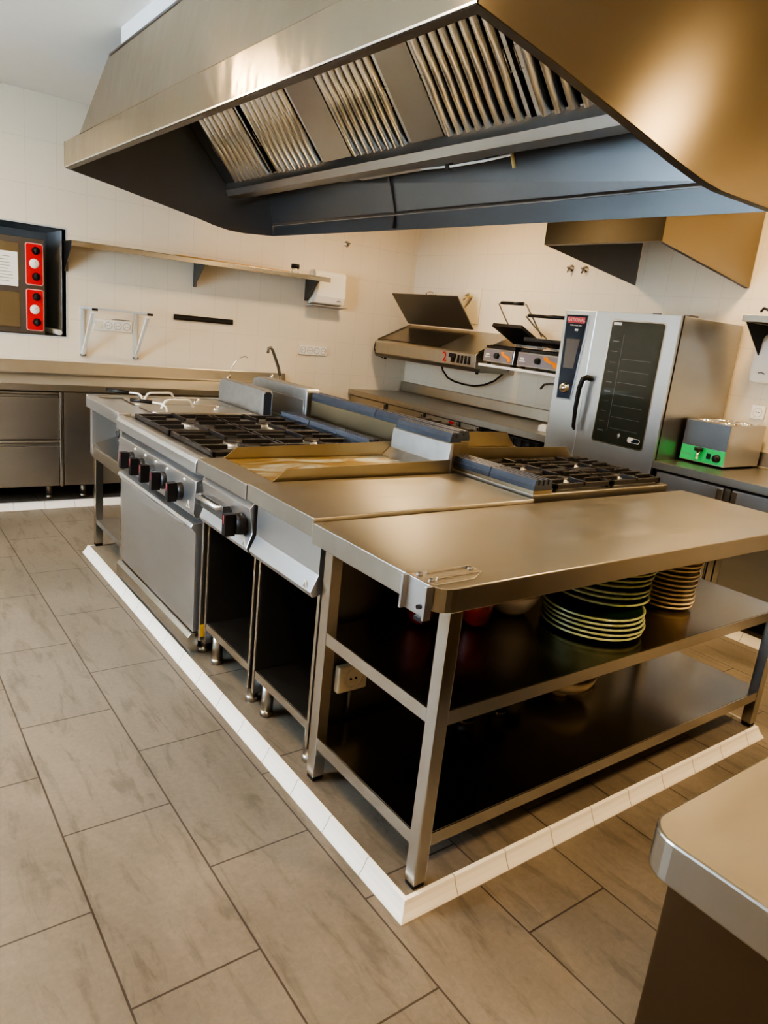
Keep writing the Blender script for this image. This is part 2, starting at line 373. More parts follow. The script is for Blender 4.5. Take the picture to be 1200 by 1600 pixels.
# ================================================================== GRIDDLE
gr = thing('griddle', 'stainless griddle with greasy plate and tall splash guards beside the range', 'griddle', (.5, 1.30, .05))
MB().box(.018, .13, 1.076, 1.515, .868, .925).box(.13, .98, 1.076, 1.515, .868, .915).build('top', 'steel', gr, bevel=.003)
MB().box(.135, .955, 1.10, 1.49, .9155, .923).build('griddle_plate', 'griddle', gr, bevel=.002)
for a, b in ((1.086, 1.090), (1.500, 1.504)):
    MB().prism([(.115, .918), (.175, .968), (.955, .985), (.955, .918)], 'y', a, b).build('side_guard', 'guard', gr)
MB().prism([(.900, .924), (.945, .962), (.955, 1.05), (.970, 1.05), (.970, .924)], 'y', 1.092, 1.498).build('back_guard', 'dull', gr, bevel=.001)
MB().box(.058, .9, 1.080, 1.512, .86, .868).build('deck_frame', 'steel', gr)
MB().prism([(.060, .86), (.035, .835), (.050, .745), (.030, .690), (.040, .672), (.075, .680), (.075, .86)], 'y', 1.072, 1.50).build('control_panel', 'steelc', gr, bevel=.0015)
dd = MB().box(.020, .045, 1.245, 1.47, .742, .80).box(.012, .022, 1.245, 1.47, .775, .80).build('drip_drawer', 'dark_steel', gr, bevel=.002)
MB().tube([(.030, 1.455, .79), (-.004, 1.45, .79), (-.004, 1.265, .79), (.030, 1.26, .79)], .010, 10).build('drawer_handle', 'steelc', dd)
MB().cyl((.045, 1.235, .80), (.025, 1.235, .70), .0035, 6).build('drawer_pull', 'black', dd)
def knob(p, y, z=.752, x=.036, mt='black'):
    k = MB().lathe((x-.028, y, z), [(0, 0), (.034, 0), (.038, .006), (.040, .026), (.040, .03)], 24, 'x').build('knob', mt, p)
    MB().prism([(y-.015, z-.040), (y+.015, z-.040), (y+.015, z+.040), (y-.015, z+.040)], 'x', x-.068, x-.029).build('knob_grip', mt, k, bevel=.002)
    MB().box(x-.0695, x-.0682, y-.002, y+.002, z+.004, z+.036).build('pointer', 'pinkred', k)
knob(gr, 1.135, .765)
open_cab(gr, 1.072, 1.505, .858)

# ================================================================== RANGE
ra = thing('cooking_range', 'large gas range with oven door, black knobs and open cast iron grates', 'range', (.5, 2.04, .05))
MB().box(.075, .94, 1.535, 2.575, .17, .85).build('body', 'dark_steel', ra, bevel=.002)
MB().box(.06, .94, 1.524, 1.538, .13, .855).build('side_panel', 'steel', ra, bevel=.002)
MB().prism([(.09, .915), (.045, .925), (.025, .917), (.018, .900), (.018, .862), (.030, .852), (.09, .852)], 'y', 1.530, 2.580).build('front_nose', 'steelc', ra, bevel=.002)
MB().box(.09, .95, 1.530, 2.580, .852, .908).build('deck', 'dull', ra, bevel=.002)
MB().prism([(.075, .85), (.062, .835), (.030, .820), (.022, .690), (.032, .672), (.075, .66)], 'y', 1.545, 2.565).build('control_panel', 'steelc', ra, bevel=.002)
for y in (2.34, 2.19, 2.045, 1.90, 1.70): knob(ra, y, .745, .034, 'black')
for y in (2.34, 2.19, 2.045, 1.90, 1.70):
    MB().sphere((.028, y-.035, .805), .006).build('indicator_mark', 'whitem', ra)
dr = MB()
# oven door with pulled-out top lip
prof = [(.074, .645), (.028, .640), (.020, .625), (.040, .600), (.045, .16), (.074, .16)]
dr.prism(prof, 'y', 1.560, 2.560).build('oven_door', 'steelc', ra, bevel=.002)
MB().prism([(1.62, .628), (1.72, .600), (1.85, .586), (2.06, .582), (2.27, .586), (2.40, .600), (2.50, .628)], 'x', .010, .026).build('door_pull', 'steelc', ra, bevel=.004)
MB().prism([(.07, .155), (.035, .155), (.022, .14), (.022, .085), (.035, .075), (.07, .075)], 'y', 1.555, 2.565).build('kick_panel', 'leg', ra, bevel=.002)
MB().box(.062, .115, 1.5215, 1.5235, .15, .205).build('yellow_sticker', 'yellow', ra)
for x in (.11, .86):
    for y in (1.59, 2.51): leg_round(ra, x, y, .169)

def grate(p, x0, x1, y0, y1, z, burner=True):
    g = MB(); b = .014; zt = z+.034
    for (a, c, d, e) in ((x0, x1, y0, y0+b), (x0, x1, y1-b, y1), (x0, x0+b, y0, y1), (x1-b, x1, y0, y1)): g.box(a, c, d, e, z+.008, zt-.006)
    cx, cy = (x0+x1)/2, (y0+y1)/2; L = .32
    for k in range(1, 4):
        yy = y0 + (y1-y0)*k/4; xx = x0 + (x1-x0)*k/4
        ln = .38 if k == 2 else .30
        g.box(x0, x0+(x1-x0)*ln, yy-.007, yy+.007, z+.014, zt); g.box(x1-(x1-x0)*ln, x1, yy-.007, yy+.007, z+.014, zt)
        if k == 2:
            g.box(xx-.007, xx+.007, y0, y0+(y1-y0)*.36, z+.014, zt); g.box(xx-.007, xx+.007, y1-(y1-y0)*.36, y1, z+.014, zt)
    for x in (x0, x1-b):
        for y in (y0, y1-b): g.box(x, x+b, y, y+b, z, z+.02)
    gg = g.build('grate', 'iron', p, bevel=.002)
    if burner:
        c = MB().lathe((cx, cy, z), [(.0, .020), (.035, .020), (.045, .014), (.045, .009), (.056, .006), (.062, 0)], 24).build('burner', 'dull', p)
        MB().lathe((cx, cy, z+.018), [(0, .008), (.028, .008), (.034, .003), (.034, 0)], 20).build('burner_cap', 'iron', c)
def spill(p, x0, x1, y0, y1, z):
    MB().box(x0, x1, y0, y1, z-.001, z+.0008).build('burner_well', 'dark_steel', p)
for i, (y0, y1) in enumerate(((1.56, 2.045), (2.06, 2.545))):
    for (x0, x1) in ((.10, .49), (.505, .895)):
        spill(ra, x0+.01, x1-.01, y0+.01, y1-.01, .9095)
        grate(ra, x0, x1, y0, y1, .911)
def flue(p, x0, x1, y0, y1, z0, z1, n=3, name='flue_vent'):
    """row of slotted black cast cover pieces"""
    w = (x1-x0)/n; f = MB()
    f.box(x0, x1, y0, y1, z0, z1-.022)
    for i in range(n): f.prism([(x0+i*w+.002, z1-.024), (x0+(i+.25)*w, z1), (x0+(i+.75)*w, z1), (x0+(i+1)*w-.002, z1-.024)], 'y', y0, y1)
    o = f.build(name, 'flue', p, bevel=.0015)
    return o
for y0, y1 in ((1.62, 1.90), (1.905, 2.18), (2.185, 2.50)): flue(ra, .905, .975, y0, y1, .909, .972)

def warn(p, x, y, z):
    MB().prism([(y-.018, z-.012), (y+.018, z-.012), (y, z+.018)], 'x', x-.0012, x).build('warning_triangle', 'white', p)
    MB().prism([(y-.011, z-.008), (y+.011, z-.008), (y, z+.010)], 'x', x-.0018, x-.0012).build('triangle_mark', 'steel', p)
warn(ra, .0215, 1.60, .715); warn(gr, .0335, 1.10, .703); warn(nu, .0335, .665, .703)
# ================================================================== FRYER (far end, left side)
fr = thing('twin_tank_fryer', 'twin tank fryer on open stand at far end of the cooking island', 'fryer', (.5, 2.92, .05))
dk = MB(); y0, y1 = 2.595, 3.215
dk.box(.03, .095, y0, y1, .872, .936); dk.box(.095, .90, y0, y1, .872, .926); dk.box(.03, .95, y1-.02, y1, .926, .945)
dk.build('deck', 'steelc', fr, bevel=.006)
for a, b in ((2.62, 2.89), (2.915, 3.18)):
    ld = MB().prism(rrect(.22, .80, a, b, .03), 'z', .9275, .938).build('tank_lid', 'steel', fr, bevel=.003)
    cy = (a+b)/2
    MB().tube([(.30, cy-.02, .938), (.33, cy, .975), (.35, cy+.01, .982), (.47, cy+.04, .982), (.49, cy+.05, .975), (.515, cy+.06, .938)], .007, 10).build('lid_handle', 'whitem', ld)
    MB().sphere((.60, cy-.05, .943), .011).sphere((.66, cy+.05, .943), .009).build('lid_knob', 'chrome', ld)
for (g0, g1, r1, r2) in (((.115, 3.10, .988), (.215, 3.02, .985), (.255, 2.98, .985), (.27, 2.95, .940)), ((.13, 2.72, .985), (.225, 2.66, .982), (.27, 2.63, .978), (.29, 2.61, .94))):
    h = thing('basket_handle', 'black gripped wire basket handle nearest the range' if g0[1] < 3 else 'black gripped wire basket handle over the far fryer tank', 'handle', (r2[0], r2[1], .939), 'fryer basket handles')
    MB().cyl(g0, g1, .010, 12).build('grip', 'black', h)
    MB().tube([g1, r1, (r1[0]+.015, r1[1]-.012, r1[2]-.012), r2], .0055, 8).build('wire', 'whitem', h)
MB().box(.055, .075, y0+.01, y0+.05, .68, .872).box(.055, .075, y1-.04, y1, .60, .872).build('post', 'steelc', fr, bevel=.002)
MB().box(.20, .90, y0+.01, y1-.005, .66, .87).build('tank', 'steel', fr, bevel=.003)
MB().box(.075, .92, y1-.012, y1-.004, .60, .87).build('side_panel', 'steelc', fr)
MB().box(.075, .92, y0+.002, y0+.01, .60, .87).build('side_panel', 'steelc', fr)
MB().prism([(.06, .655), (.20, .70), (.20, .69), (.066, .645), (.066, .60), (.06, .60)], 'y', y0+.012, y1-.012).build('drip_tray', 'leg', fr, bevel=.001)
MB().box(.058, .062, y0+.01, y1-.002, .585, .645).build('apron', 'leg', fr, bevel=.001)
v = MB().cyl((.20, 2.77, .77), (.085, 2.77, .77), .013, 12).cyl((.105, 2.77, .77), (.105, 2.77, .70), .013, 12).build('drain_valve', 'chrome', fr)
MB().cyl((.105, 2.745, .79), (.075, 2.745, .80), .022, 14).cyl((.10, 2.70, .75), (.07, 2.70, .75), .018, 12).build('valve_knob', 'black', v)
MB().cyl((.20, 3.0, .76), (.14, 3.0, .76), .009, 10).build('probe', 'black', fr)
for x in (.062, .87):
    for y in (y0+.01, y1-.095):
        l = MB().box(x, x+.042, y, y+.042, .066, .60).build('leg', 'leg', fr, bevel=.002)
        MB().box(x+.002, x+.04, y+.002, y+.04, .0515, .066).build('foot', 'rubber', l)
MB().box(.07, .91, y0+.02, y1-.06, .185, .215).build('stand_shelf', 'dull', fr, bevel=.002)
# upstand with rounded top corner
us = []
us = [(y0, .926), (y0, 1.055), (y0+.012, 1.069), (y0+.03, 1.075), (3.16, 1.075), (3.205, 1.06), (3.215, 1.03), (3.215, .926)]
MB().prism(us, 'x', .84, .90).build('upstand', 'dull', fr, bevel=.006)
MB().prism([(.846, .93), (.846, 1.05), (.856, 1.064), (.885, 1.064), (.894, 1.05), (.894, .93)], 'y', y0-.0025, y0-.0005).build('upstand_end_cap', 'flue', fr)

# ================================================================== BACK ROW OF THE ISLAND
X0 = 1.005; XF = 1.905
def backunit(name, label, cat, y0, y1, zt=.925):
    o = thing(name, label, cat, ((X0+XF)/2, (y0+y1)/2, .05))
    MB().box(X0, XF-.05, y0, y1, .17, zt-.06).build('body', 'steel', o, bevel=.002)
    MB().box(X0, XF, y0, y1, zt-.06, zt).build('deck', 'top', o, bevel=.003)
    for x in (X0+.08, XF-.12):
        for y in (y0+.07, y1-.07): leg_round(o, x, y, .169)
    return o
b4 = backunit('gas_cooktop', 'four burner cooktop with black grates behind the steel work table', 'cooktop', .655, 1.155, .938)
MB().box(1.008, 1.115, .658, 1.152, .9385, .952).build('flue_base', 'guard', b4)
for a, b in ((.658, .90), (.905, 1.152)): flue(b4, 1.008, 1.112, a, b, .9525, .994, 4)
for (x0, x1) in ((1.15, 1.50), (1.51, 1.86)):
    spill(b4, x0+.01, x1-.01, .675, 1.14, .9395)
    grate(b4, x0, x1, .67, .90, .941); grate(b4, x0, x1, .91, 1.14, .941)
g2 = backunit('rear_griddle', 'rear griddle with brassy side splash guards in front of the combi oven', 'griddle', 1.165, 1.60, .925)
MB().box(1.16, 1.87, 1.19, 1.575, .9255, .934).build('griddle_plate', 'griddle', g2)
for a, b in ((1.172, 1.176), (1.588, 1.592)):
    MB().prism([(1.125, .9255), (1.125, 1.018), (1.80, 1.012), (1.88, .9255)], 'y', a, b).build('side_guard', 'guard', g2)
ft = thing('tall_flue_housing', 'tall brushed flue housing with blue-black slotted cover along the island middle', 'flue housing', (1.05, 1.8, .926))
MB().box(1.045, 1.12, 1.160, 2.405, .9555, 1.050).build('housing', 'guard', ft, bevel=.002)
MB().box(.976, 1.037, 1.120, 1.505, .916, 1.050).build('griddle_flue_box', 'guard', ft, bevel=.002)
flue(ft, .974, 1.037, 1.122, 1.505, 1.0505, 1.092, 2)
for a, b in ((1.162, 1.78), (1.785, 2.405)): flue(ft, 1.045, 1.122, a, b, 1.0505, 1.094, 2)
b2 = backunit('rear_cooktop', 'rear cooktop with single bar grate further along the island behind the tall flue', 'cooktop', 1.61, 2.42, .935)
for (x0, x1) in ((1.16, 1.50), (1.52, 1.86)):
    spill(b2, x0+.01, x1-.01, 1.64, 2.39, .9365)
    grate(b2, x0, x1, 1.63, 2.005, .938); grate(b2, x0, x1, 2.02, 2.39, .938)
MB().box(1.045, 1.12, 1.62, 2.40, .9355, .955).build('flue_base', 'guard', b2)
pc = backunit('pasta_cooker', 'rear tank unit with pale steel upstand at far right of the island', 'pasta cooker', 2.43, 3.14, .925)
MB().prism([(2.432, .9255), (2.432, 1.095), (2.45, 1.108), (3.05, 1.108), (3.12, 1.09), (3.135, 1.05), (3.135, .9255)], 'x', 1.03, 1.12).build('upstand', 'dull', pc, bevel=.006)
MB().prism([(1.022, 1.045), (1.029, 1.045), (1.029, .93), (1.022, .93)], 'y', 2.45, 3.02).build('upstand_cover', 'steelc', pc, bevel=.002)
for a, b in ((2.46, 2.77), (2.80, 3.11)):
    MB().prism(rrect(1.2, 1.85, a, b, .03), 'z', .9255, .936).build('tank_lid', 'steel', pc, bevel=.003)

sk = thing('surface_socket', 'cream surface mounted wall socket under the near work table', 'socket', (.21, .60, .33))
MB().box(.152, .268, .604, .6305, .325, .42).build('box', 'cream', sk, bevel=.006)
MB().lathe((.21, .6035, .372), [(.036, 0), (.036, -.003), (.030, -.003), (.028, .004), (0, .004)], 24, 'y').build('socket_face', 'cream', sk)
MB().cyl((.20, .600, .372), (.20, .606, .372), .004, 8).cyl((.22, .600, .372), (.22, .606, .372), .004, 8).build('pin_hole', 'black', sk)
MB().tube([(.21, .618, .325), (.212, .618, .29), (.212, .619, .227)], .009, 8).build('conduit', 'dark_steel', sk)

# ================================================================== DISHES ON THE UNDERSHELVES
def plate(name, c, r, m_body, m_rim, label, cat, group, h=.020, foot=.6):
    o = thing(name, label, cat, c, group)
    MB().lathe(c, [(0, .006), (r*foot, .006), (r*.80, h*.62), (r*.97, h-.003), (r, h-.002), (r*.985, h-.006), (r*.80, h*.35), (r*foot*1.02, 0), (r*foot*.9, 0), (0, .002)], 40).build('dish', m_body, o)
    MB().lathe(c, [(r*.955, h-.0035), (r*.965, h+.0005), (r*1.003, h+.001), (r*1.008, h-.004), (r*.99, h-.0065)], 40).build('rim', m_rim, o)
    return o
ords = ['lowest', 'second', 'third', 'fourth', 'fifth', 'sixth', 'seventh', 'eighth', 'ninth', 'tenth', 'eleventh', 'twelfth', 'thirteenth', 'fourteenth']
SH = .579
p0 = None
offs = [(random.uniform(-.006, .006), random.uniform(-.006, .006)) for _ in range(16)]
for i in range(5):
    lb = '%s plate from the shelf in the lower tier of large green plates' % ords[i]
    if p0 is None: p0 = plate('green_plate', (.95, .265, SH), .172, 'plateg', 'rim', lb, 'plate', 'large green plates'); base = (.95, .265)
    else: copy_tree(p0, off=(offs[i][0], offs[i][1], i*.0172), label=lb)
for i in range(8):
    lb = '%s plate up in the offset upper tier of large green plates' % ords[i]
    copy_tree(p0, off=(.088+offs[i+5][0]*1.2, .05+offs[i+5][1], .0895+i*.0205), label=lb, group='green plates of the upper tier')
q0 = plate('cream_plate', (1.42, .285, SH), .105, 'creamc', 'creamc', 'lowest plate of the small cream stack right of the green plates', 'plate', 'small cream plates', h=.020, foot=.72)
for i in range(1, 13):
    copy_tree(q0, off=(offs[i][0]*.6+i*.0012, offs[i][1]*.6, i*.0178), label='%s plate from below in the small cream stack right of the green plates' % ords[i])
def bowl(name, c, r, h, m, label, cat='bowl', group=None, fl=.45):
    o = MB().lathe((0, 0, 0), [(0, 0), (r*fl, 0), (r*.72, h*.25), (r*.93, h*.65), (r, h), (r*.97, h), (r*.90, h*.66), (r*.68, h*.30), (r*fl*.9, .006), (0, .006)], 36)
    ob = o.build(name, m, org=(0, 0, 0)); ob.location = c; ob['org'] = c
    return tag(ob, label, cat, group)
b0 = bowl('white_bowl', (.755, .465, SH), .10, .085, 'whitec', 'lowest nested white bowl left of the green plates', group='nested white bowls')
for i in range(1, 7): copy_tree(b0, off=(.001*i, .001*i, .018*i), label='%s nested white bowl up from the shelf, left of the green plates' % ords[i])
r0 = bowl('red_bowl', (.545, .42, SH), .062, .105, 'redc', 'lower red bowl of the pair right of the near table leg', group='red bowls', fl=.5)
copy_tree(r0, off=(.002, 0, .045), label='upper red bowl nested in the pair right of the near table leg')
copy_tree(r0, off=(-.16, .09, 0), label='lower red bowl left of the near table leg, half hidden')
copy_tree(r0, off=(-.158, .09, .045), label='upper red bowl nested left of the near table leg')
def glass(c, label):
    o = MB().lathe((0, 0, 0), [(0, 0), (.026, 0), (.030, .01), (.036, .10), (.034, .10), (.028, .012), (0, .010)], 24).build('drinking_glass', 'glass', org=(0, 0, 0))
    o.location = c; return tag(o, label, 'glass', 'drinking glasses on the lower shelf')
g0 = glass((.575, .425, .2155), 'clear drinking glass on lower shelf nearest the corner leg')
copy_tree(g0, off=(.15, -.01, 0), label='middle clear drinking glass on the lower shelf')
copy_tree(g0, off=(.27, .03, 0), label='clear drinking glass on lower shelf closest to ribbed dish')
rd = thing('ribbed_dish', 'wide cream ribbed dish on foot standing on the lowest shelf', 'dish', (1.05, .41, .2155))
MB().lathe((1.05, .41, .2155), [(0, 0), (.03, 0), (.03, .022), (.02, .03)], 28).build('foot', 'creamc', rd)
MB().lathe((1.05, .41, .2155), [(0, .03), (.05, .031), (.11, .055), (.125, .095), (.118, .10), (.10, .062), (.045, .042), (0, .04)], 36).build('bowl', 'creamc', rd)
rr = MB()
for k in range(6): rr.lathe((1.05, .41, .2155), [(.060+.011*k, .031+.0055*k), (.064+.011*k, .030+.0055*k), (.068+.011*k, .036+.0055*k)], 36)
rr.build('ribs', 'whitec', rd)

# ================================================================== MAIN HOOD
hd = thing('island_extraction_hood', 'large stainless extraction hood hanging over the cooking island', 'extraction hood', (.82, 2.1, 2.05))
yn, yf = .255, 3.99
RX = [.10, .38, .74, .94, 1.09, 1.20, 1.32, 1.55]
RZn = [2.202, 2.157, 2.091, 2.053, 2.029, 2.020, 2.020, 2.020]
RZf = [2.236, 2.190, 2.125, 2.090, 2.058, 2.043, 2.040, 2.055]
th = .004; rt = .022
# near end panel (vertical)
nb = MB(); pts = list(zip(RX, RZn))
nb.prism([(x, z) for x, z in pts] + [(1.50, 2.72), (.14, 2.72)], 'y', yn, yn+th).build('near_panel', 'hoodwarm', hd)
lip = MB()
for (x0, z0), (x1, z1) in zip(pts[:-1], pts[1:]): lip.sheet((x0, yn+th, z0), (x1, yn+th, z1), (x1, yn+.034, z1), (x0, yn+.034, z0), .003)
lip.build('near_lip', 'dark_steel', hd)
fb = MB(); ptsf = list(zip(RX, RZf))
fb.prism([(x, z) for x, z in ptsf] + [(1.50, 2.70), (.315, 2.70), (.20, 2.385), (.10, 2.385)], 'y', yf-th, yf).build('far_panel', 'hoodin', hd)
# left band
lb = MB()
lb.sheet((.10, yn, 2.202), (.10, yf, 2.236), (.10, yf, 2.378), (.10, yn, 2.345), .004)
lb.build('left_band', 'hoodleft', hd)
MB().sheet((.0975, yn, 2.2005), (.0975, yf, 2.2345), (.0975, yf, 2.2405), (.0975, yn, 2.2065), .0023).build('rim_highlight', 'filter', hd)  # bright strip added to imitate the highlight along the lower rim
MB().sheet((.104, yn+.004, 2.2025), (.104, yf-.005, 2.2365), (.135, yf-.005, 2.2345), (.135, yn+.004, 2.2005), .003).build('left_lip', 'dark_steel', hd)
# sloped body skins
MB().sheet((.101, yn, 2.345), (.101, 3.62, 2.380), (.15, 3.21, 2.72), (.15, yn, 2.72), .004).build('left_skin', 'hoodleft', hd)
MB().sheet((.101, 3.62, 2.380), (.101, yf-.004, 2.378), (.205, yf-.004, 2.378), (.205, 3.62, 2.380), .003).build('far_ledge', 'hoodleft', hd)
MB().sheet((.101, 3.62, 2.381), (.205, 3.62, 2.381), (.315, 3.21, 2.72), (.15, 3.21, 2.72), .004).build('far_skin', 'hoodin', hd)
MB().sheet((.203, 3.62, 2.381), (.203, yf-.004, 2.381), (.315, yf-.004, 2.70), (.315, 3.20, 2.70), .004).build('plenum_side', 'hoodin', hd)
MB().box(.30, 1.465, 3.206, yf, 2.70, 2.705).build('plenum_top', 'hoodin', hd)
rs = MB(); rs.sheet((1.55, yn, 2.020), (1.55, yf, 2.055), (1.55, yf, 2.125), (1.55, yn, 2.118), .004)
rs.build('right_band', 'hoodin', hd)
MB().sheet((1.548, yn, 2.119), (1.548, yf, 2.126), (1.46, yf, 2.40), (1.46, yn, 2.71), .004).build('right_skin', 'hoodin', hd)
MB().sheet((1.546, yn+.01, 2.124), (1.546, yf-.01, 2.130), (1.538, yf-.01, 2.138), (1.538, yn+.01, 2.132), .004).build('seam_fold', 'dark_steel', hd)
MB().box(1.532, 1.5455, 2.46, 2.475, 2.05, 2.115).prism([(1.535, 2.13), (1.545, 2.13), (1.48, 2.31), (1.47, 2.31)], 'y', 2.46, 2.475).build('joint_strip', 'dark_steel', hd)
MB().box(.145, 1.465, yn+.006, 3.205, 2.705, 2.715).build('inner_roof', 'hoodin', hd)
# filter bank plane from (.86,2.685) to (1.165,2.335)
FX0, FZ0, FX1, FZ1 = .862, 2.690, 1.165, 2.342
d = Vector((FX1-FX0, 0, FZ1-FZ0)).normalized(); nrm = Vector((-d.z, 0, d.x)) * -1  # towards lower-left
if nrm.z > 0: nrm = -nrm
def fpt(t, y, off=0.0):
    p = Vector((FX0, 0, FZ0)) + Vector((FX1-FX0, 0, FZ1-FZ0))*t + nrm*off; return (p.x, y, p.z)
def filt(y0, y1, n, label_first):
    o = MB(); w = (y1-y0)
    for (a, b, c, e) in ((0, .03, y0, y1), (.97, 1, y0, y1)):
        o.sheet(fpt(a, c), fpt(b, c), fpt(b, e), fpt(a, e), .012)
    o.sheet(fpt(0, y0), fpt(1, y0), fpt(1, y0+.02), fpt(0, y0+.02), .012); o.sheet(fpt(0, y1-.02), fpt(1, y1-.02), fpt(1, y1), fpt(0, y1), .012)
    fr_ = o.build('filter_frame', 'filter', hd)
    bf = MB(); st = (w-.04)/n
    for i in range(n):
        yc = y0+.02+st*(i+.5)
        seg = []
        for k in range(7):
            a = PI*k/6; seg.append((yc - math.cos(a)*st*.29, math.sin(a)*st*.42))
        P0 = [bf.bm.verts.new(fpt(.02, yy, oo)) for yy, oo in seg]; P1 = [bf.bm.verts.new(fpt(.985, yy, oo)) for yy, oo in seg]
        for k in range(6):
            f = bf.bm.faces.new([P0[k], P0[k+1], P1[k+1], P1[k]]); f.smooth = True
        bf.bm.faces.new(P1)
    bf.build('baffles', 'filter', fr_)
    MB().sheet(fpt(.01, y0+.005, -.02), fpt(.99, y0+.005, -.02), fpt(.99, y1-.005, -.02), fpt(.01, y1-.005, -.02), .002).build('filter_back', 'void', fr_)
    hh = MB()
    for yy in (y0+.012, y1-.012): hh.tube([fpt(.42, yy, 0), fpt(.42, yy, .018), fpt(.60, yy, .018), fpt(.60, yy, 0)], .003, 6)
    hh.build('filter_handle', 'chrome', fr_)
def yat(px_y): return px_y
FY = [(3.83, 3.28, 7), (3.22, 2.66, 8), (2.37, 1.86, 8), (1.62, 1.10, 8), (1.07, .62, 6), (.60, .30, 4)]
for a, b, nn in FY: filt(b, a, nn, '')
for a, b in ((2.655, 2.375), (1.855, 1.625), (3.98, 3.835)):
    MB().sheet(fpt(0, b, .004), fpt(1, b, .004), fpt(1, a, .004), fpt(0, a, .004), .004).build('blank_plate', 'hoodin' if a > 3.9 else 'steel', hd)
MB().sheet(fpt(0, .26, -.03), fpt(1, .26, -.03), fpt(1, 3.98, -.03), fpt(0, 3.98, -.03), .002).build('filter_backing', 'void', hd)
MB().prism([(1.158, 2.345), (1.158, 2.30), (1.175, 2.262), (1.27, 2.262), (1.27, 2.375), (1.262, 2.375), (1.262, 2.272), (1.18, 2.272), (1.168, 2.30), (1.168, 2.345)], 'y', .27, 3.98).build('grease_gutter', 'steel', hd, bevel=.001)
MB().sheet((1.272, .27, 2.365), (1.272, 3.97, 2.365), (1.47, 3.97, 2.40), (1.47, .27, 2.45), .003).build('inner_deck', 'hoodin', hd)
lm = MB().box(1.29, 1.36, 1.55, 2.75, 2.285, 2.33).build('strip_lamp', 'steel', hd, bevel=.004)
MB().box(1.295, 1.355, 1.95, 2.55, 2.278, 2.2845).build('lamp_cover', 'lampoff', lm)
MB().tube([(1.30, 1.95, 2.27), (1.31, 1.75, 2.262), (1.31, 1.50, 2.262), (1.32, 1.35, 2.272)], .006, 8).build('cable', 'whitem', hd)
MB().cyl((1.36, 1.42, 2.36), (1.40, 1.40, 2.24), .009, 10).build('gas_pipe_stub', 'conduit', hd)
MB().box(1.30, 1.325, 1.74, 1.765, 2.245, 2.28).build('clamp', 'dark_steel', hd)
# bulkhead box between hood and ceiling
struct(MB().box(.155, 1.45, .6, 3.03, 2.7255, 2.80).build('trim_5', 'drywall'))

# ================================================================== SMALL WALL HOOD
h2 = thing('wall_extraction_hood', 'small stainless extraction hood on right wall above the combi oven', 'extraction hood', (3.1, 1.8, 1.97))
ya, yb = 1.37, 2.215; xf = 2.55
MB().prism([(xf, 2.10), (3.555, 1.965), (3.555, 2.79), (3.1, 2.79), (xf, 2.27)], 'y', ya, ya+.004).build('near_panel', 'hoodwarm', h2)
MB().prism([(xf, 2.10), (3.555, 1.965), (3.555, 2.79), (3.1, 2.79), (xf, 2.27)], 'y', yb-.004, yb).build('far_panel', 'dark_steel', h2)
MB().box(xf-.001, xf+.003, ya, yb, 2.10, 2.27).build('front_band', 'hoodwarm', h2)
MB().sheet((xf, ya, 2.27), (3.1, ya, 2.79), (3.1, yb, 2.79), (xf, yb, 2.27), .004).build('sloped_front', 'hoodwarm', h2)
l2 = MB().sheet((xf+.004, ya+.004, 2.10), (xf+.03, ya+.004, 2.097), (xf+.03, yb-.004, 2.097), (xf+.004, yb-.004, 2.10), .003)
l2.sheet((xf+.03, ya+.004, 2.097), (3.55, ya+.004, 1.966), (3.55, ya+.03, 1.966), (xf+.03, ya+.03, 2.097), .003)
l2.build('lip', 'dark_steel', h2)
MB().box(xf+.06, 3.55, ya+.006, yb-.006, 2.30, 2.305).build('inner_roof', 'hoodin', h2)
MB().lathe((2.72, 1.52, 2.288), [(0, 0), (.09, 0), (.10, .006), (.10, .012)], 24).build('lamp', 'lampglow', h2)

# ================================================================== COUNTER A (back wall)
ZA = .885; YA = 4.135
ca = tag(MB().prism([(YA, ZA-.045), (YA, ZA), (4.74, ZA), (4.755, ZA+.012), (4.765, ZA+.10), (4.7995, ZA+.10), (4.7995, ZA-.045)], 'x', -2.0, 2.16).build('steel_worktop', 'top', bevel=.003), 'long steel worktop with upstand along the back tiled wall', 'worktop')
rf = thing('refrigerated_drawer_cabinet', 'under-counter steel cabinet with two wide drawers at left of the back wall', 'cabinet', (-.5, 4.45, .05))
MB().box(-.82, .118, 4.19, 4.76, .165, ZA-.046).build('carcass', 'dark_steel', rf, bevel=.002)
for z0, z1 in ((.505, .79), (.172, .455)):
    d_ = MB().box(-.80, .092, 4.160, 4.189, z0, z1).build('drawer', 'steel', rf, bevel=.003)
    MB().prism([(4.189, z1+.002), (4.189, z1+.035), (4.158, z1+.042), (4.150, z1+.036), (4.150, z1+.028), (4.178, z1+.016), (4.178, z1+.002)], 'x', -.80, .092).build('drawer_handle', 'steel', d_, bevel=.001)
MB().box(.096, .116, 4.150, 4.189, .165, .835).build('edge_trim', 'leg', rf, bevel=.004)
for x in (-.7, .05): 
    for y in (4.3, 4.68): leg_round(rf, x, y, .164)
cb = thing('base_cabinet', 'plain fronted steel base cabinet below the back worktop, behind the fryer', 'cabinet', (.6, 4.45, .05))
MB().box(.122, 2.14, 4.19, 4.76, .165, ZA-.046).build('carcass', 'steel', cb, bevel=.002)
for a, b in ((.126, .62), (.626, 1.12), (1.126, 1.62), (1.626, 2.13)): MB().box(a, b, 4.166, 4.189, .172, .832).build('door', 'steel', cb, bevel=.003)
for x in (.28, 1.1, 2.0):
    for y in (4.29, 4.68): leg_round(cb, x, y, .164)
MB().sphere((.64, 4.158, .20), .012).build('door_stop', 'black', cb)

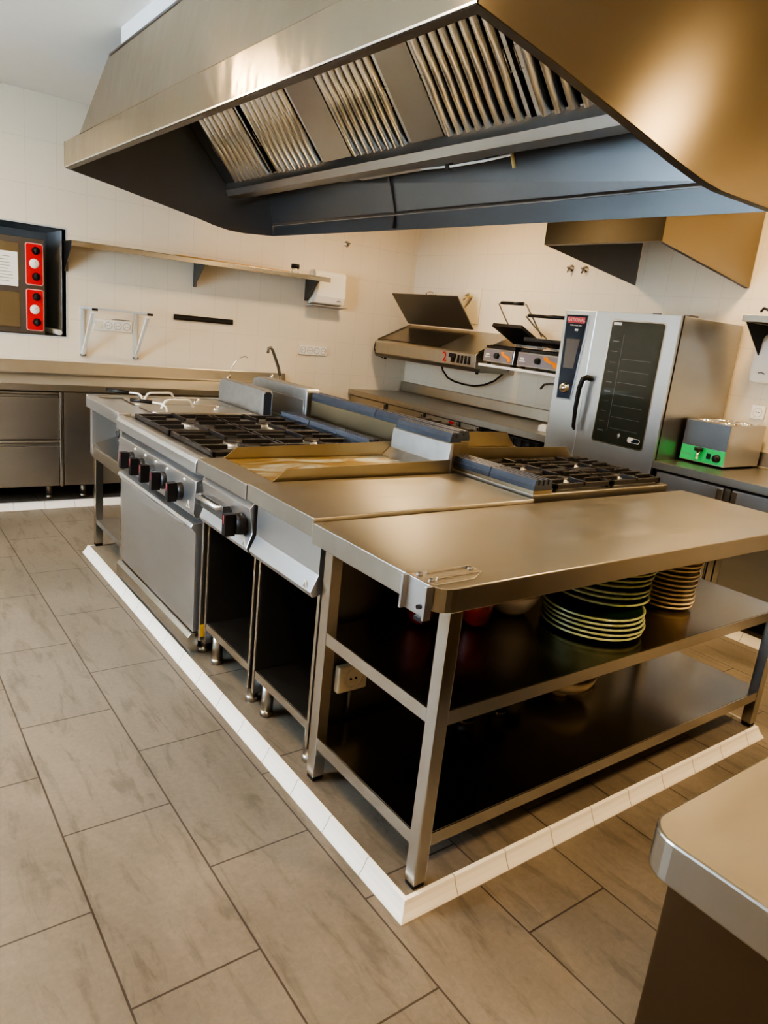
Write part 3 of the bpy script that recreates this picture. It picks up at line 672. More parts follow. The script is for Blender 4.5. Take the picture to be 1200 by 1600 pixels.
t1 = thing('slim_faucet', 'slim curved spout faucet at left on the back worktop', 'faucet', (1.55, 4.62, ZA))
MB().lathe((1.55, 4.62, ZA), [(.024, 0), (.024, .01), (.013, .02), (.013, .07), (0, .07)], 18).build('base', 'chrome', t1)
MB().tube([(1.55, 4.62, ZA+.07), (1.552, 4.60, ZA+.14), (1.575, 4.58, ZA+.19), (1.61, 4.56, ZA+.23), (1.65, 4.54, ZA+.245), (1.665, 4.53, ZA+.235)], .007, 10).build('spout', 'chrome', t1)
MB().sphere((1.525, 4.60, ZA+.055), .013).build('knob', 'chrome', t1)
t2 = thing('gooseneck_faucet', 'tall thick spout faucet at right end of the back worktop', 'faucet', (2.03, 4.62, ZA))
MB().lathe((2.03, 4.62, ZA), [(.028, 0), (.028, .01), (.016, .02), (.016, .09), (0, .09)], 18).box(1.94, 2.04, 4.61, 4.63, ZA+.045, ZA+.06).build('base', 'chrome', t2)
MB().tube([(2.03, 4.62, ZA+.08), (2.00, 4.61, ZA+.17), (1.93, 4.60, ZA+.31), (1.91, 4.60, ZA+.33), (1.89, 4.60, ZA+.325), (1.885, 4.60, ZA+.28)], .013, 12).build('spout', 'dark_steel', t2)
MB().cyl((1.95, 4.62, ZA+.06), (1.95, 4.62, ZA+.10), .014, 12).build('handle', 'chrome', t2)

# ================================================================== BACK WALL ITEMS
sh = thing('wall_shelf', 'long steel wall shelf on triangular brackets on the back wall', 'shelf', (1.4, 4.65, 1.64))
MB().prism([(4.50, 1.815), (4.50, 1.850), (4.503, 1.853), (4.7995, 1.853), (4.7995, 1.848), (4.506, 1.848), (4.506, 1.815)], 'x', .262, 2.40).build('shelf_board', 'leg', sh, bevel=.001)
for x in (.275, 1.27, 2.32):
    MB().prism([(4.53, 1.846), (4.7995, 1.846), (4.7995, 1.645), (4.775, 1.645)], 'x', x, x+.004).box(x, x+.030, 4.790, 4.7995, 1.645, 1.847).build('bracket', 'dark_steel' if x < 1 else 'hoodin', sh)
tag(MB().box(1.05, 2.05, 4.60, 4.78, 1.8535, 1.866).build('wooden_board', 'wood', bevel=.002), 'long wooden board lying flat on the wall shelf', 'board')
jr = thing('spice_jar', 'small jar with black lid standing on the wall shelf', 'jar', (2.07, 4.58, 1.8535))
MB().lathe((2.085, 4.58, 1.8535), [(0, 0), (.03, 0), (.03, .035), (.026, .04), (0, .04)], 20).build('body', 'glass', jr)
MB().lathe((2.085, 4.58, 1.8935), [(.0, 0), (.036, 0), (.036, .035), (0, .035)], 20).build('lid', 'black', jr)

ds = thing('towel_dispenser', 'white paper towel dispenser on back wall at the shelf end', 'dispenser', (2.52, 4.74, 1.61))
MB().prism([(4.7995, 1.62), (4.70, 1.64), (4.68, 1.70), (4.69, 1.90), (4.72, 1.925), (4.7995, 1.925)], 'x', 2.36, 2.69).build('cover', 'white', ds, bevel=.012)
MB().prism([(4.7995, 1.600), (4.66, 1.612), (4.655, 1.622), (4.7995, 1.618)], 'x', 2.345, 2.70).build('tray', 'grey', ds, bevel=.002)
MB().tube([(2.60, 4.688, 1.665), (2.62, 4.686, 1.672), (2.64, 4.688, 1.668)], .004, 6).build('emblem', 'ink', ds)

mg = thing('magnetic_knife_strip', 'black magnetic knife strip on the back tiled wall', 'knife rack', (1.37, 4.79, 1.37))
MB().box(1.115, 1.632, 4.782, 4.7995, 1.372, 1.415).build('strip', 'black', mg, bevel=.003)
MB().box(1.13, 1.617, 4.780, 4.7818, 1.386, 1.400).build('magnet_bar', 'iron', mg)
def sockets(name, label, x0, z0, n, cat='socket', s=.075, mt='white', yv=4.7995, blank0=False):
    o = thing(name, label, cat, (x0+n*s/2, yv, z0))
    MB().box(x0-.006, x0+n*s+.006, yv-.014, yv, z0-.006, z0+s+.006).build('frame', mt, o, bevel=.003)
    for i in range(n):
        cx = x0+s*(i+.5); cz = z0+s/2
        if blank0 and i == 0:
            MB().box(cx-.028, cx+.028, yv-.018, yv-.0145, cz-.028, cz+.028).build('switch', 'cream', o, bevel=.002); continue
        u = MB().lathe((cx, yv-.0145, cz), [(.030, 0), (.030, -.003), (.025, -.003), (.023, .006), (0, .006)], 20, 'y').build('outlet', 'grey', o)
        MB().cyl((cx-.009, yv-.016, cz), (cx-.009, yv-.008, cz), .003, 6).cyl((cx+.009, yv-.016, cz), (cx+.009, yv-.008, cz), .003, 6).build('pin_hole', 'black', u)
sockets('socket_strip', 'row of four white wall sockets right of the gooseneck faucet', 2.305, 1.172, 4, s=.072)
sockets('socket_strip', 'row of wall sockets framed by the folding bracket left of the knife strip', .49, 1.245, 4, s=.07, blank0=True)

fb_ = thing('folding_wall_bracket', 'white folding wall bracket frame with two diagonal struts above the back worktop', 'bracket', (.6, 4.7, 1.03))
MB().box(.385, .83, 4.45, 4.455, 1.395, 1.41).box(.385, .39, 4.455, 4.7995, 1.395, 1.41).build('top_rail', 'greywhite', fb_, bevel=.001)
for x in (.39, .79):
    a = MB().box(x, x+.028, 4.785, 4.7995, 1.03, 1.40).build('wall_rail', 'greywhite', fb_, bevel=.001)
    MB().box(x, x+.028, 4.46, 4.785, 1.388, 1.400).build('arm', 'greywhite', fb_, bevel=.001)
    MB().bar((x+.014, 4.78, 1.045), (x+.014, 4.50, 1.375), .022, .022).build('strut', 'whitem', fb_, bevel=.001)
    MB().box(x-.006, x+.034, 4.442, 4.449, 1.388, 1.404).build('end_cap', 'black', fb_)
    MB().cyl((x-.008, 4.775, 1.045), (x+.036, 4.775, 1.045), .008, 10).build('hinge_pin', 'dark_steel', fb_)
MB().box(.62, .76, 4.7945, 4.7995, 1.325, 1.332).box(.70, .74, 4.7945, 4.7995, 1.308, 1.314).build('marking', 'ink', fb_)

def valve(name, label, x, z, wall='A', m='chrome'):
    if wall == 'A':
        o = thing(name, label, 'valve', (x, WA, z))
        MB().lathe((x, WA, z), [(.028, 0), (.026, -.008), (.012, -.012), (.012, -.03), (0, -.03)], 16, 'y').build('rosette', m, o)
        MB().cyl((x-.018, WA-.032, z-.004), (x+.016, WA-.034, z+.006), .006, 8).cyl((x-.003, WA-.03, z), (x-.006, WA-.034, z-.022), .006, 8).build('handle', 'dark_steel', o)
    else:
        o = thing(name, label, 'valve', (WB, x, z))
        MB().lathe((WB, x, z), [(.028, 0), (.026, -.008), (.012, -.012), (.012, -.03), (0, -.03)], 16, 'x').build('rosette', m, o)
        MB().cyl((WB-.032, x+.018, z+.004), (WB-.034, x-.012, z-.004), .006, 8).cyl((WB-.03, x+.004, z), (WB-.04, x+.002, z-.035), .006, 8).build('handle', 'dark_steel', o)
valve('pipe_valve', 'chrome pipe valve high on back wall below the big hood rim', 2.725, 2.19)
valve('pipe_valve', 'left one of two chrome pipe valves beneath the small wall hood', 2.825, 2.085, 'B')
valve('pipe_valve', 'right one of two chrome pipe valves beneath the small wall hood', 2.685, 2.078, 'B')

# pizza oven in the niche
pz = thing('pizza_oven', 'steel twin deck pizza oven with red control panel in the wall niche', 'oven', (-.35, 5.05, NZ0))
MB().box(-.84, .150, 4.83, 5.42, NZ0+.001, 1.845).build('body', 'dark_steel', pz, bevel=.003)
for z0, z1, tx in ((1.545, 1.80, 'b'), (1.215, 1.46, 'a')):
    d_ = MB().box(-.78, -.020, 4.815, 4.829, z0, z1).build('deck_door', 'guard', pz, bevel=.003)
    MB().tube([(-.70, 4.815, z0+.04), (-.70, 4.78, z0+.04), (-.30, 4.78, z0+.04), (-.30, 4.815, z0+.04)], .007, 8).build('door_handle', 'black', d_)
for z0, z1 in ((1.520, 1.812), (1.196, 1.492)):
    rp = MB().prism(rrect(.022, .140, z0, z1, .016), 'y', 4.822, 4.829).build('control_panel', 'pink', pz)
    MB().prism(rrect(.027, .135, z0+.006, z1-.006, .012), 'y', 4.8195, 4.8218).build('red_plate', 'red', rp)
    zc = (z0+z1)/2
    for dz in (.095, -.085): 
        MB().lathe((.092, 4.819, zc+dz), [(0, -.025), (.018, -.025), (.024, -.004), (.028, 0)], 20, 'y').box(.089, .095, 4.79, 4.795, zc+dz-.018, zc+dz+.018).build('knob', 'black', rp)
    MB().lathe((.080, 4.819, zc+.005), [(0, -.006), (.030, -.006), (.034, 0)], 24, 'y').build('gauge', 'white', rp)
    MB().bar((.080, 4.8125, zc+.005), (.090, 4.8125, zc+.018), .002, .002).build('needle', 'black', rp)
ps = thing('paper_notice', 'white printed sheet taped on upper door of the pizza oven', 'paper', (-.2, 4.81, 1.50))
MB().box(-.235, -.03, 4.8115, 4.8125, 1.50, 1.735).build('sheet', 'paper', ps)
ln = MB()
for k in range(9): ln.box(-.22, -.06-random.random()*.05, 4.8105, 4.8113, 1.53+k*.021, 1.5335+k*.021)
ln.build('printed_lines', 'ink', ps)
tag(MB().cyl((.175, 5.30, NZ0+.024), (.255, 4.85, NZ0+.024), .022, 18).build('white_roller', 'white', bevel=.004), 'white cylinder lying in the niche beside the pizza oven', 'roller')

# ================================================================== COUNTER B (right wall, far)
ZB = .868; XB = 2.885
cB = tag(MB().prism([(XB, ZB-.05), (XB, ZB), (3.505, ZB), (3.52, ZB+.01), (3.525, ZB+.10), (3.557, ZB+.10), (3.557, ZB-.05)], 'y', 2.225, 4.795).build('sink_worktop', 'top', bevel=.003), 'steel worktop with upstand on the right wall left of the combi oven', 'worktop')
bc = thing('undercounter_fridge', 'under-counter steel fridge cabinet with red sticker, left of the combi oven', 'cabinet', (3.2, 3.8, .05))
MB().box(2.93, 3.54, 2.93, 4.79, .165, ZB-.051).build('carcass', 'dark_steel', bc, bevel=.002)
for a, b in ((2.94, 3.15), (3.19, 3.60), (3.64, 4.15), (4.19, 4.78)):
    d_ = MB().box(2.905, 2.929, a, b, .175, .81).build('door', 'steel', bc, bevel=.003)
    MB().box(2.890, 2.904, a+.004, a+.03, .2, .80).build('door_handle', 'leg', d_, bevel=.002)
MB().box(2.9025, 2.9045, 3.225, 3.29, .73, .80).build('red_sticker', 'red', bc)
for y in (3.05, 4.6):
    for x in (2.98, 3.48): leg_round(bc, x, y, .164)
dw = thing('slotted_basket_rack', 'dark slotted basket rack tucked under worktop beside the combi oven', 'rack', (3.1, 2.55, .05))
MB().box(2.93, 3.5, 2.30, 2.90, .10, .80).build('body', 'void', dw, bevel=.003)
q = MB()
for k in range(7): q.box(2.918, 2.929, 2.32+k*.085, 2.355+k*.085, .60, .79)
q.box(2.915, 2.929, 2.30, 2.90, .79, .802)
q.build('slats', 'iron', dw)
for y in (2.35, 2.85):
    for x in (2.97, 3.45): MB().cyl((x, y, .051), (x, y, .10), .015, 10).build('foot', 'rubber', dw)
tag(MB().box(3.02, 3.10, 2.36, 2.44, ZB+.0005, ZB+.045).box(3.03, 3.06, 2.37, 2.43, ZB+.045, ZB+.055).build('white_container', 'white', bevel=.006), 'small white container on worktop beside the combi oven', 'container')
t3 = thing('wall_faucet', 'small curved wall faucet half hidden behind the combi oven', 'faucet', (3.5, 2.78, 1.13))
MB().tube([(3.555, 2.72, 1.17), (3.50, 2.74, 1.187), (3.50, 2.80, 1.187), (3.50, 2.865, 1.172), (3.50, 2.895, 1.135)], .009, 10).build('spout', 'dark_steel', t3)
MB().cyl((3.558, 2.72, 1.17), (3.545, 2.72, 1.17), .025, 14).build('rosette', 'chrome', t3)

# topping unit with raised lid
tu = thing('countertop_topping_unit', 'sloping steel topping unit with raised lid, wall mounted at room corner', 'food display', (3.3, 4.0, 1.20))
y0, y1 = 3.27, 4.70
MB().prism([(3.14, 1.205), (3.095, 1.24), (3.085, 1.345), (3.10, 1.358), (3.50, 1.535), (3.5598, 1.535), (3.5598, 1.205)], 'y', y0, y1).build('body', 'top', tu, bevel=.004)
MB().prism([(3.150, 1.2055), (3.11, 1.208), (3.09, 1.235), (3.15, 1.235)], 'y', y0-.001, y1).build('lower_trim', 'dark_steel', tu)
def slope(x): return 1.358+(x-3.10)*(1.535-1.358)/.40
MB().sheet((3.13, 3.78, slope(3.13)+.0035), (3.455, 3.78, slope(3.455)+.0035), (3.455, 4.66, slope(3.455)+.0035), (3.13, 4.66, slope(3.13)+.0035), .001).build('well', 'shelf', tu)
MB().bar((3.11, y0+.004, slope(3.11)+.006), (3.50, y0+.004, slope(3.5)+.006), .008, .010).bar((3.11, y1-.004, slope(3.11)+.006), (3.50, y1-.004, slope(3.5)+.006), .008, .010).build('rail', 'leg', tu)
ld = MB().sheet((3.462, 3.75, 1.545), (3.462, 4.70, 1.545), (3.225, 4.70, 1.806), (3.225, 3.75, 1.806), .012).build('lid', 'dark_steel', tu, bevel=.002)
MB().tube([(3.24, 4.02, 1.80), (3.21, 4.04, 1.825), (3.205, 4.10, 1.838), (3.21, 4.16, 1.825), (3.24, 4.18, 1.80)], .006, 8).build('lid_handle', 'chrome', ld)
sw = MB().box(3.080, 3.0905, 3.515, 3.60, 1.30, 1.335).box(3.077, 3.088, 3.54, 3.565, 1.262, 1.30).build('switch', 'black', tu)
text('2', .115, 'red', tu, (3.0865, 3.66, 1.295), (0, -1, 0), (-.095, 0, 1), 'number')
vt = MB()
for k in range(4): vt.prism([(3.475-k*.045, 1.262), (3.495-k*.045, 1.262), (3.490-k*.045, 1.328), (3.470-k*.045, 1.328)], 'x', 3.0835, 3.095)
vt.build('vent_slots', 'void', tu)
for y in (3.30, 4.60): MB().cyl((3.15, y, 1.19), (3.15, y, 1.205), .014, 10).build('foot', 'black', tu)
tag(MB().tube([(3.46, 4.12, 1.205), (3.47, 4.10, 1.15), (3.49, 4.04, 1.09), (3.50, 3.95, 1.065), (3.50, 3.82, 1.055), (3.50, 3.68, 1.057), (3.50, 3.55, 1.085), (3.50, 3.43, 1.135), (3.49, 3.34, 1.20), (3.48, 3.245, 1.26)], .008, 8).build('power_cable', 'black'), 'black power cable drooping under the topping unit', 'cable')
tag(MB().tube([(3.50, 4.715, 1.48), (3.10, 4.715, 1.34), (3.09, 4.715, 1.28), (3.12, 4.715, 1.22), (3.20, 4.71, 1.195)], .006, 8).build('thin_cable', 'black'), 'thin dark cable running round the left end of the topping unit', 'cable')
vv = thing('wall_tap', 'old brassy tap on a yellowed patch of wall behind the raised lid', 'tap', (WB, 3.93, 1.82))
MB().box(3.553, 3.5595, 3.80, 4.02, 1.60, 1.90).build('back_plate', 'cream', vv, bevel=.001)
MB().cyl((3.553, 3.92, 1.83), (3.50, 3.92, 1.83), .010, 10).cyl((3.50, 3.92, 1.835), (3.49, 3.96, 1.80), .008, 10).build('pipe', 'conduit', vv)
MB().cyl((3.50, 3.90, 1.85), (3.50, 3.95, 1.845), .006, 8).cyl((3.505, 3.92, 1.83), (3.505, 3.92, 1.865), .006, 8).build('handle', 'guard', vv)

# panini grills on a shelf
ps = thing('grill_shelf', 'white edged wall shelf carrying the two contact grills', 'shelf', (3.3, 2.8, 1.27))
MB().box(3.09, 3.5598, 2.335, 3.235, 1.268, 1.288).build('board', 'whitem', ps, bevel=.002)
def panini(y0, y1, tilt, label, hn):
    o = thing('contact_grill', label, 'grill', (3.3, (y0+y1)/2, 1.289), 'contact grills on the wall shelf')
    for y in (y0+.04, y1-.04):
        for x in (3.15, 3.45): MB().cyl((x, y, 1.2885), (x, y, 1.308), .016, 10).build('foot', 'black', o)
    b = MB().box(3.115, 3.50, y0, y1, 1.308, 1.415).build('base', 'steel', o, bevel=.004)
    MB().box(3.110, 3.1145, y0+.012, y1-.012, 1.318, 1.405).build('fascia', 'fasciag', b)
    yc = y0+(y1-y0)*.52
    MB().lathe((3.109, yc, 1.362), [(0, -.02), (.022, -.02), (.025, 0)], 18, 'x').build('knob', 'black', b)
    # orange zig-zag flash
    yy = y0+(y1-y0)*.26; wv = (y1-y0)*.16
    MB().prism([(yy+wv, 1.398), (yy+wv*.3, 1.398), (yy+wv*.2, 1.380), (yy-wv, 1.362), (yy-wv*1.2, 1.325), (yy-wv*.6, 1.325), (yy-wv*.4, 1.348), (yy+wv*.7, 1.368)], 'x', 3.1075, 3.1095).build('orange_flash', 'orange', b)
    MB().box(3.1085, 3.1095, y1-.085, y1-.025, 1.345, 1.352).box(3.1085, 3.1095, y1-.075, y1-.035, 1.36, 1.374).build('lettering', 'whitem', b)
    pl = MB().box(3.13, 3.44, y0+.01, y1-.01, 1.4155, 1.437)
    for k in range(12): pl.box(3.135, 3.435, y0+.02+k*(y1-y0-.05)/12, y0+.028+k*(y1-y0-.05)/12, 1.437, 1.442)
    pl.build('lower_plate', 'iron', o)
    MB().cyl((3.47, y0+.01, 1.465), (3.47, y1-.01, 1.465), .016, 16).build('hinge_tube', 'whitem', o)
    for ya_ in (y0+.05, y1-.08): MB().box(3.455, 3.49, ya_, ya_+.03, 1.4155, 1.47).build('hinge_arm', 'steel', o)
    a0 = Vector((3.44, 0, 1.492)); dv = Vector((-math.cos(tilt), 0, math.sin(tilt))); up = Vector((math.sin(tilt), 0, math.cos(tilt)))
    def P(t, h, y): v = a0+dv*t+up*h; return (v.x, y, v.z)
    u = MB(); A = [P(0, 0, y0+.01), P(.30, 0, y0+.01), P(.30, 0, y1-.01), P(0, 0, y1-.01)]
    u.sheet(*A, .03).build('upper_plate', 'iron', o, bevel=.003)
    MB().tube([P(.05, .035, y0+.012), P(.22, .10, y0+.012), P(.34, .15, y0+.02), P(.345, .155, y0+.05)], .006, 8).tube([P(.05, .035, y1-.012), P(.22, .10, y1-.012), P(.34, .15, y1-.02), P(.345, .155, y1-.05)], .006, 8).build('handle_arms', 'steel', o)
    MB().cyl(P(.345, .155, y0+.05), P(.345, .155, y1-.05), .013, 14).build('handle_grip', 'black', o)
panini(2.875, 3.215, .42, 'left contact grill with raised black ribbed lid beside the topping unit', 1)
panini(2.385, 2.835, .12, 'right contact grill with lowered lid and large orange flash beside the combi oven', 2)

# ================================================================== COMBI OVEN
co_ = thing('combi_oven', 'tall stainless combi oven with dark glass door and touch control panel', 'oven', (3.2, 1.78, .05))
OX, oy0, oy1, oz0, oz1 = 2.87, 1.345, 2.215, .74, 1.735
MB().box(OX+.002, 3.545, oy0, oy1, oz0, oz1).build('body', 'steel', co_, bevel=.004)
MB().box(OX-.018, OX+.001, 1.955, oy1, oz0+.003, oz1-.003).build('control_column', 'bright', co_, bevel=.004)
dr = MB(); gy0, gy1, gz0, gz1 = 1.435, 1.808, .925, 1.680
dr.box(OX-.030, OX+.001, gy1, 1.943, oz0+.003, oz1-.003); dr.box(OX-.030, OX+.001, oy0, gy0, oz0+.003, oz1-.003)
dr.box(OX-.030, OX+.001, gy0, gy1, oz0+.003, gz0); dr.box(OX-.030, OX+.001, gy0, gy1, gz1, oz1-.003)
dr = dr.build('door', 'bright', co_)
MB().prism(rrect(gy0-.008, gy1+.008, gz0-.008, gz1+.008, .022), 'x', OX-.032, OX-.0305).build('window_gasket', 'leg', dr)
MB().prism(rrect(gy0, gy1, gz0, gz1, .018), 'x', OX-.034, OX-.0322).build('window_glass', 'pglass', dr)
rk = MB()
for k in range(7): rk.box(OX-.0350, OX-.0343, gy0+.05, gy0+.26, 1.02+k*.072, 1.0225+k*.072)
rk.box(OX-.0350, OX-.0343, gy0+.27, gy0+.273, 1.0, 1.60)
for k in range(10): rk.box(OX-.0350, OX-.0343, gy0+.30, gy0+.345, .99+k*.062+random.random()*.01, .9915+k*.062+random.random()*.012)
rk.build('rack_rails', 'dark_steel', dr)
MB().box(OX-.0355, OX-.0342, gy1-.07, gy1-.012, gz1-.025, gz1-.008).build('badge', 'white', dr)
lg = MB().prism(rrect(1.455, 1.545, .955, .985, .012), 'x', OX-.0348, OX-.0343); lg.build('logo_outline', 'whitem', dr)
MB().prism(rrect(1.459, 1.520, .958, .982, .010), 'x', OX-.0354, OX-.0349).build('logo_fill', 'navy', dr)
MB().box(OX-.0362, OX-.0355, 1.505, 1.54, .968, .988).box(OX-.0362, OX-.0355, 1.515, 1.53, .955, .968).build('logo_mark', 'white', dr)
MB().prism([(1.615, .965), (1.600, .985), (1.610, 1.0), (1.622, .99)], 'x', OX-.0350, OX-.0343).build('drop_mark', 'grey', dr)
hl = MB().tube([(OX-.02, 1.895, 1.305), (OX-.070, 1.905, 1.312), (OX-.082, 1.925, 1.300), (OX-.085, 1.940, 1.24), (OX-.083, 1.945, 1.10), (OX-.072, 1.945, .985), (OX-.060, 1.945, .965)], [.018, .018, .018, .016, .014, .012, .008], 12).build('door_handle', 'black', dr)
cp = MB().prism([(2.195, 1.706), (2.000, 1.708), (2.008, 1.58), (2.028, 1.36), (2.045, 1.145), (2.172, 1.140)], 'x', OX-.024, OX-.0185).build('panel_frame', 'dull', co_, bevel=.003)
MB().prism([(2.186, 1.698), (2.016, 1.700), (2.023, 1.58), (2.040, 1.36), (2.054, 1.154), (2.164, 1.150)], 'x', OX-.027, OX-.0245).build('fascia', 'navy', cp)
MB().prism([(2.160, 1.545), (2.046, 1.547), (2.064, 1.355), (2.150, 1.353)], 'x', OX-.0285, OX-.0275).build('touch_screen', 'screen', cp)
MB().box(OX-.0285, OX-.0275, 2.030, 2.172, 1.648, 1.688).build('brand_badge', 'pinkred', cp)
text('RATIONAL', .030, 'pink', cp, (OX-.0290, 2.101, 1.668), (0, -1, 0), (0, 0, 1), 'brand_lettering', bold=.001)
text('SelfCookingCenter', .0125, 'whitem', cp, (OX-.0278, 2.098, 1.634), (0, -1, 0), (0, 0, 1), 'model_lettering')
MB().box(OX-.0285, OX-.0275, 2.075, 2.102, 1.598, 1.612).build('power_key', 'white', cp)
MB().lathe((OX-.0275, 2.108, 1.222), [(0, -.034), (.018, -.032), (.030, -.02), (.033, -.008), (.037, 0)], 28, 'x').build('selector_dial', 'chrome', cp)
MB().box(OX-.006, OX+.0015, oy0-.004, oy0-.0005, oz0, oz1).build('edge_seam', 'black', co_)
MB().box(2.95, 3.04, 1.36, 1.40, oz1, oz1+.012).box(2.93, 2.95, 1.55, 1.60, oz1, oz1+.010).build('top_fitting', 'dark_steel', co_)
st = MB()
for x in (2.89, 3.48):
    for y in (1.37, 2.15): st.box(x, x+.04, y, y+.04, .0515, oz0-.001)
for z in (.20, .45): st.box(2.89, 3.52, 1.37, 2.19, z, z+.012)
st.box(2.89, 3.52, 1.37, 2.19, oz0-.04, oz0-.001)
st.build('stand', 'steel', co_, bevel=.002)

# ================================================================== COUNTER C (right wall, near)
ZC = .882; XC = 2.835
tag(MB().prism([(XC, ZC-.045), (XC, ZC), (3.505, ZC), (3.52, ZC+.01), (3.525, ZC+.10), (3.557, ZC+.10), (3.557, ZC-.045)], 'y', -.5, 1.338).build('side_worktop', 'top', bevel=.003), 'steel worktop on right wall under the green fronted food warmer', 'worktop')
kc = thing('fridge_cabinet', 'steel under-counter fridge doors beneath the green fronted food warmer', 'cabinet', (3.2, .4, .05))
MB().box(2.885, 3.54, -.48, 1.335, .165, ZC-.046).build('carcass', 'void', kc, bevel=.002)
for a, b in ((.885, 1.315), (.36, .835), (-.165, .310)):
    d_ = MB().box(2.862, 2.884, a, b, .175, .818).build('door', 'steelc', kc, bevel=.003)
    MB().box(2.850, 2.8615, a+.004 if a > .8 else b-.034, a+.034 if a > .8 else b-.004, .2, .81).build('door_handle', 'leg', d_, bevel=.003)
MB().box(2.860, 2.884, .843, .876, .17, .82).build('mullion', 'leg', kc, bevel=.002)
for y in (-.4, .45, 1.2):
    for x in (2.95, 3.48): leg_round(kc, x, y, .164)
bm_ = thing('food_warmer', 'steel bain marie with green front panel, tap and round lids on worktop', 'food warmer', (3.3, 1.2, ZC))
x0, x1, y0, y1 = 3.085, 3.50, 1.035, 1.325
MB().box(x0+.003, x1, y0, y1, ZC+.012, ZC+.262).build('body', 'steel', bm_, bevel=.003)
MB().box(x0, x0+.0028, y0+.004, y1-.004, ZC+.018, ZC+.105).build('green_panel', 'green', bm_)
MB().box(x0, x0+.0028, y0+.004, y1-.004, ZC+.108, ZC+.258).build('front_plate', 'dark_steel', bm_)
for x in (x0+.03, x1-.03):
    for y in (y0+.03, y1-.03): MB().cyl((x, y, ZC+.0006), (x, y, ZC+.012), .012, 10).build('foot', 'rubber', bm_)
MB().lathe((x0-.001, y0+.048, ZC+.058), [(0, -.022), (.02, -.022), (.024, 0)], 20, 'x').build('knob', 'black', bm_)
MB().box(x0-.006, x0-.0005, y0+.088, y0+.113, ZC+.045, ZC+.078).build('switch', 'black', bm_)
tp = MB().cyl((x0, y0+.155, ZC+.078), (x0-.035, y0+.155, ZC+.078), .010, 12).cyl((x0-.032, y0+.155, ZC+.085), (x0-.034, y0+.155, ZC+.035), .010, 12, .008).build('drain_tap', 'chrome', bm_)
MB().cyl((x0-.032, y0+.155, ZC+.086), (x0-.032, y0+.155, ZC+.104), .026, 16).build('tap_knob', 'black', tp)
MB().box(x0-.0012, x0-.0003, y0+.215, y0+.270, ZC+.050, ZC+.054).box(x0-.0012, x0-.0003, y0+.272, y0+.278, ZC+.048, ZC+.062).build('lettering', 'ink', bm_)
for x in (x0+.11, x0+.30):
    for y in (y0+.075, y0+.215):
        lid_ = MB().lathe((x, y, ZC+.262), [(.062, 0), (.062, .006), (.05, .012), (0, .016)], 28).build('pot_lid', 'chrome', bm_)
sockets2 = thing('wall_socket', 'single white wall socket above the food warmer', 'socket', (3.55, 1.12, 1.18))
MB().box(3.545, 3.559, 1.09, 1.175, 1.175, 1.26).build('plate', 'white', sockets2, bevel=.003)
MB().lathe((3.5445, 1.132, 1.217), [(.030, 0), (.030, -.003), (.025, -.003), (.023, .004), (0, .004)], 20, 'x').build('outlet', 'cream', sockets2)
MB().cyl((3.541, 1.124, 1.217), (3.546, 1.124, 1.217), .003, 6).cyl((3.541, 1.141, 1.217), (3.546, 1.141, 1.217), .003, 6).build('pin_hole', 'black', sockets2)
rs_ = thing('side_wall_shelf', 'steel shelf on dark triangular bracket on the right wall by the frame edge', 'shelf', (3.4, .5, 1.64))
MB().box(3.22, 3.555, .0, 1.19, 1.745, 1.785).build('board', 'leg', rs_, bevel=.002)
for y in (1.165, .05): MB().prism([(3.235, 1.744), (3.555, 1.744), (3.555, 1.50), (3.54, 1.50)], 'y', y, y+.006).build('bracket', 'void', rs_)
tag(MB().lathe((3.30, 1.02, 1.7855), [(0, 0), (.05, 0), (.06, .02), (.045, .05), (.02, .065), (0, .066)], 20).tube([(3.30, 1.06, 1.81), (3.29, 1.11, 1.83), (3.30, 1.13, 1.81)], .008, 8).build('black_cup', 'black'), 'black handled cup upside down on the side wall shelf', 'cup')
ds2 = thing('soap_dispenser', 'white dispenser on the right wall under the side wall shelf', 'dispenser', (3.5, 1.05, 1.38))
MB().prism([(3.5598, 1.39), (3.47, 1.40), (3.455, 1.46), (3.47, 1.66), (3.50, 1.69), (3.5598, 1.69)], 'y', .93, 1.20).build('cover', 'white', ds2, bevel=.015)
MB().tube([(3.452, 1.10, 1.455), (3.450, 1.12, 1.463), (3.452, 1.14, 1.458)], .004, 6).build('emblem', 'ink', ds2)

# ================================================================== NEAR COUNTER (bottom right)
nc = thing('near_counter', 'brownish steel counter with rounded corner in bottom right foreground', 'counter', (.6, -1.2, 0))
MB().prism(rrect(-.252, 1.6, -1.9, -.700, .045, (0, 0, 1, 1)), 'z', .838, .90).build('worktop', 'top', nc, bevel=.004)
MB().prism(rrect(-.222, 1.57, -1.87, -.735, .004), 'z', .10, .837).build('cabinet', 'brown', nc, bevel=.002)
for x in (-.12, 1.5):
    for y in (-1.8, -.82): MB().cyl((x, y, .001), (x, y, .10), .022, 14).build('leg', 'steel', nc)

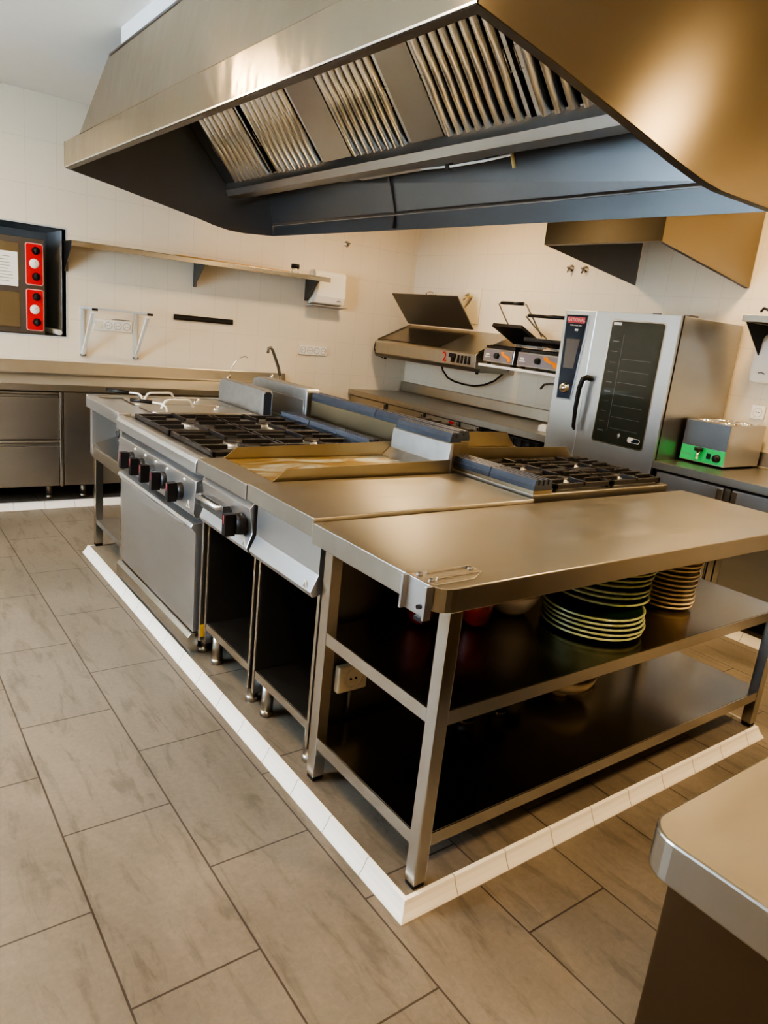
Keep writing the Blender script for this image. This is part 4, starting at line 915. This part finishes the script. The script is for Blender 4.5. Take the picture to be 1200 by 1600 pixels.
# ================================================================== CEILING LAMPS
K = (1.0, .73, .43)
lampspots = [(-.95, 1.1), (-.95, 3.3), (2.45, 3.3), (2.55, .9), (-1.3, -1.5), (1.0, -1.3), (2.9, -1.3)]
l0 = None
names = ['at left over the aisle, near half', 'at left over the aisle, far half', 'at far right beyond the big hood', 'at right between the two hoods', 'behind the camera at left', 'behind the camera above the near counter', 'behind the camera at right']
for i, (x, y) in enumerate(lampspots):
    lb = 'square ceiling lamp ' + names[i]
    if l0 is None:
        l0 = thing('ceiling_lamp', lb, 'ceiling lamp', (x, y, CZ-.03))
        MB().box(x-.17, x+.17, y-.17, y-.15, CZ-.03, CZ-.0005).box(x-.17, x+.17, y+.15, y+.17, CZ-.03, CZ-.0005).box(x-.17, x-.15, y-.15, y+.15, CZ-.03, CZ-.0005).box(x+.15, x+.17, y-.15, y+.15, CZ-.03, CZ-.0005).build('frame', 'whitem', l0)
        MB().box(x-.149, x+.149, y-.149, y+.149, CZ-.012, CZ-.006).build('diffuser', 'lampglow', l0)
        l0['group'] = 'square ceiling lamps'
    else: copy_tree(l0, off=(x-lampspots[0][0], y-lampspots[0][1], 0), label=lb)
    L = D.lights.new('lamp_light', 'AREA'); L.shape = 'SQUARE'; L.size = .28; L.energy = [22, 19, 20, 20, 18, 30, 15][i]; L.color = K
    o = D.objects.new('lamp_light', L); COL.objects.link(o); o.location = (x, y, CZ-.035)
# daylight through window
L = D.lights.new('daylight', 'AREA'); L.shape = 'RECTANGLE'; L.size = 2.6; L.size_y = 1.4; L.energy = 210; L.color = (.62, .81, 1.0)
o = D.objects.new('daylight', L); COL.objects.link(o); o.location = (XL-.25, 2.0, 1.6); o.rotation_euler = (0, -PI/2, 0)

wd = D.worlds.new('World'); bpy.context.scene.world = wd; wd.use_nodes = True
bg = wd.node_tree.nodes['Background']; bg.inputs[0].default_value = (.55, .75, 1, 1); bg.inputs[1].default_value = 1.0

# ================================================================== CAMERA
R = [[0.8044644534772332, 0.06736533914464941, -0.5901684964258112], [-0.5849322836605568, 0.2627886594382456, -0.7673306614506523], [0.10339809777371262, 0.9624988475590898, 0.2508082969604507]]
cam = D.cameras.new('camera'); co = D.objects.new('camera', cam); COL.objects.link(co)
mt = Matrix(R).to_4x4(); mt.translation = (-1.0611879, -1.1182883, 1.5); co.matrix_world = mt
cam.sensor_fit = 'HORIZONTAL'; cam.sensor_width = 36; cam.lens = 36*1117.16/1200; cam.clip_start = .02
bpy.context.scene.camera = co
vs = bpy.context.scene.view_settings; vs.view_transform = 'AgX'; vs.look = 'AgX - High Contrast'; vs.exposure = 0.55
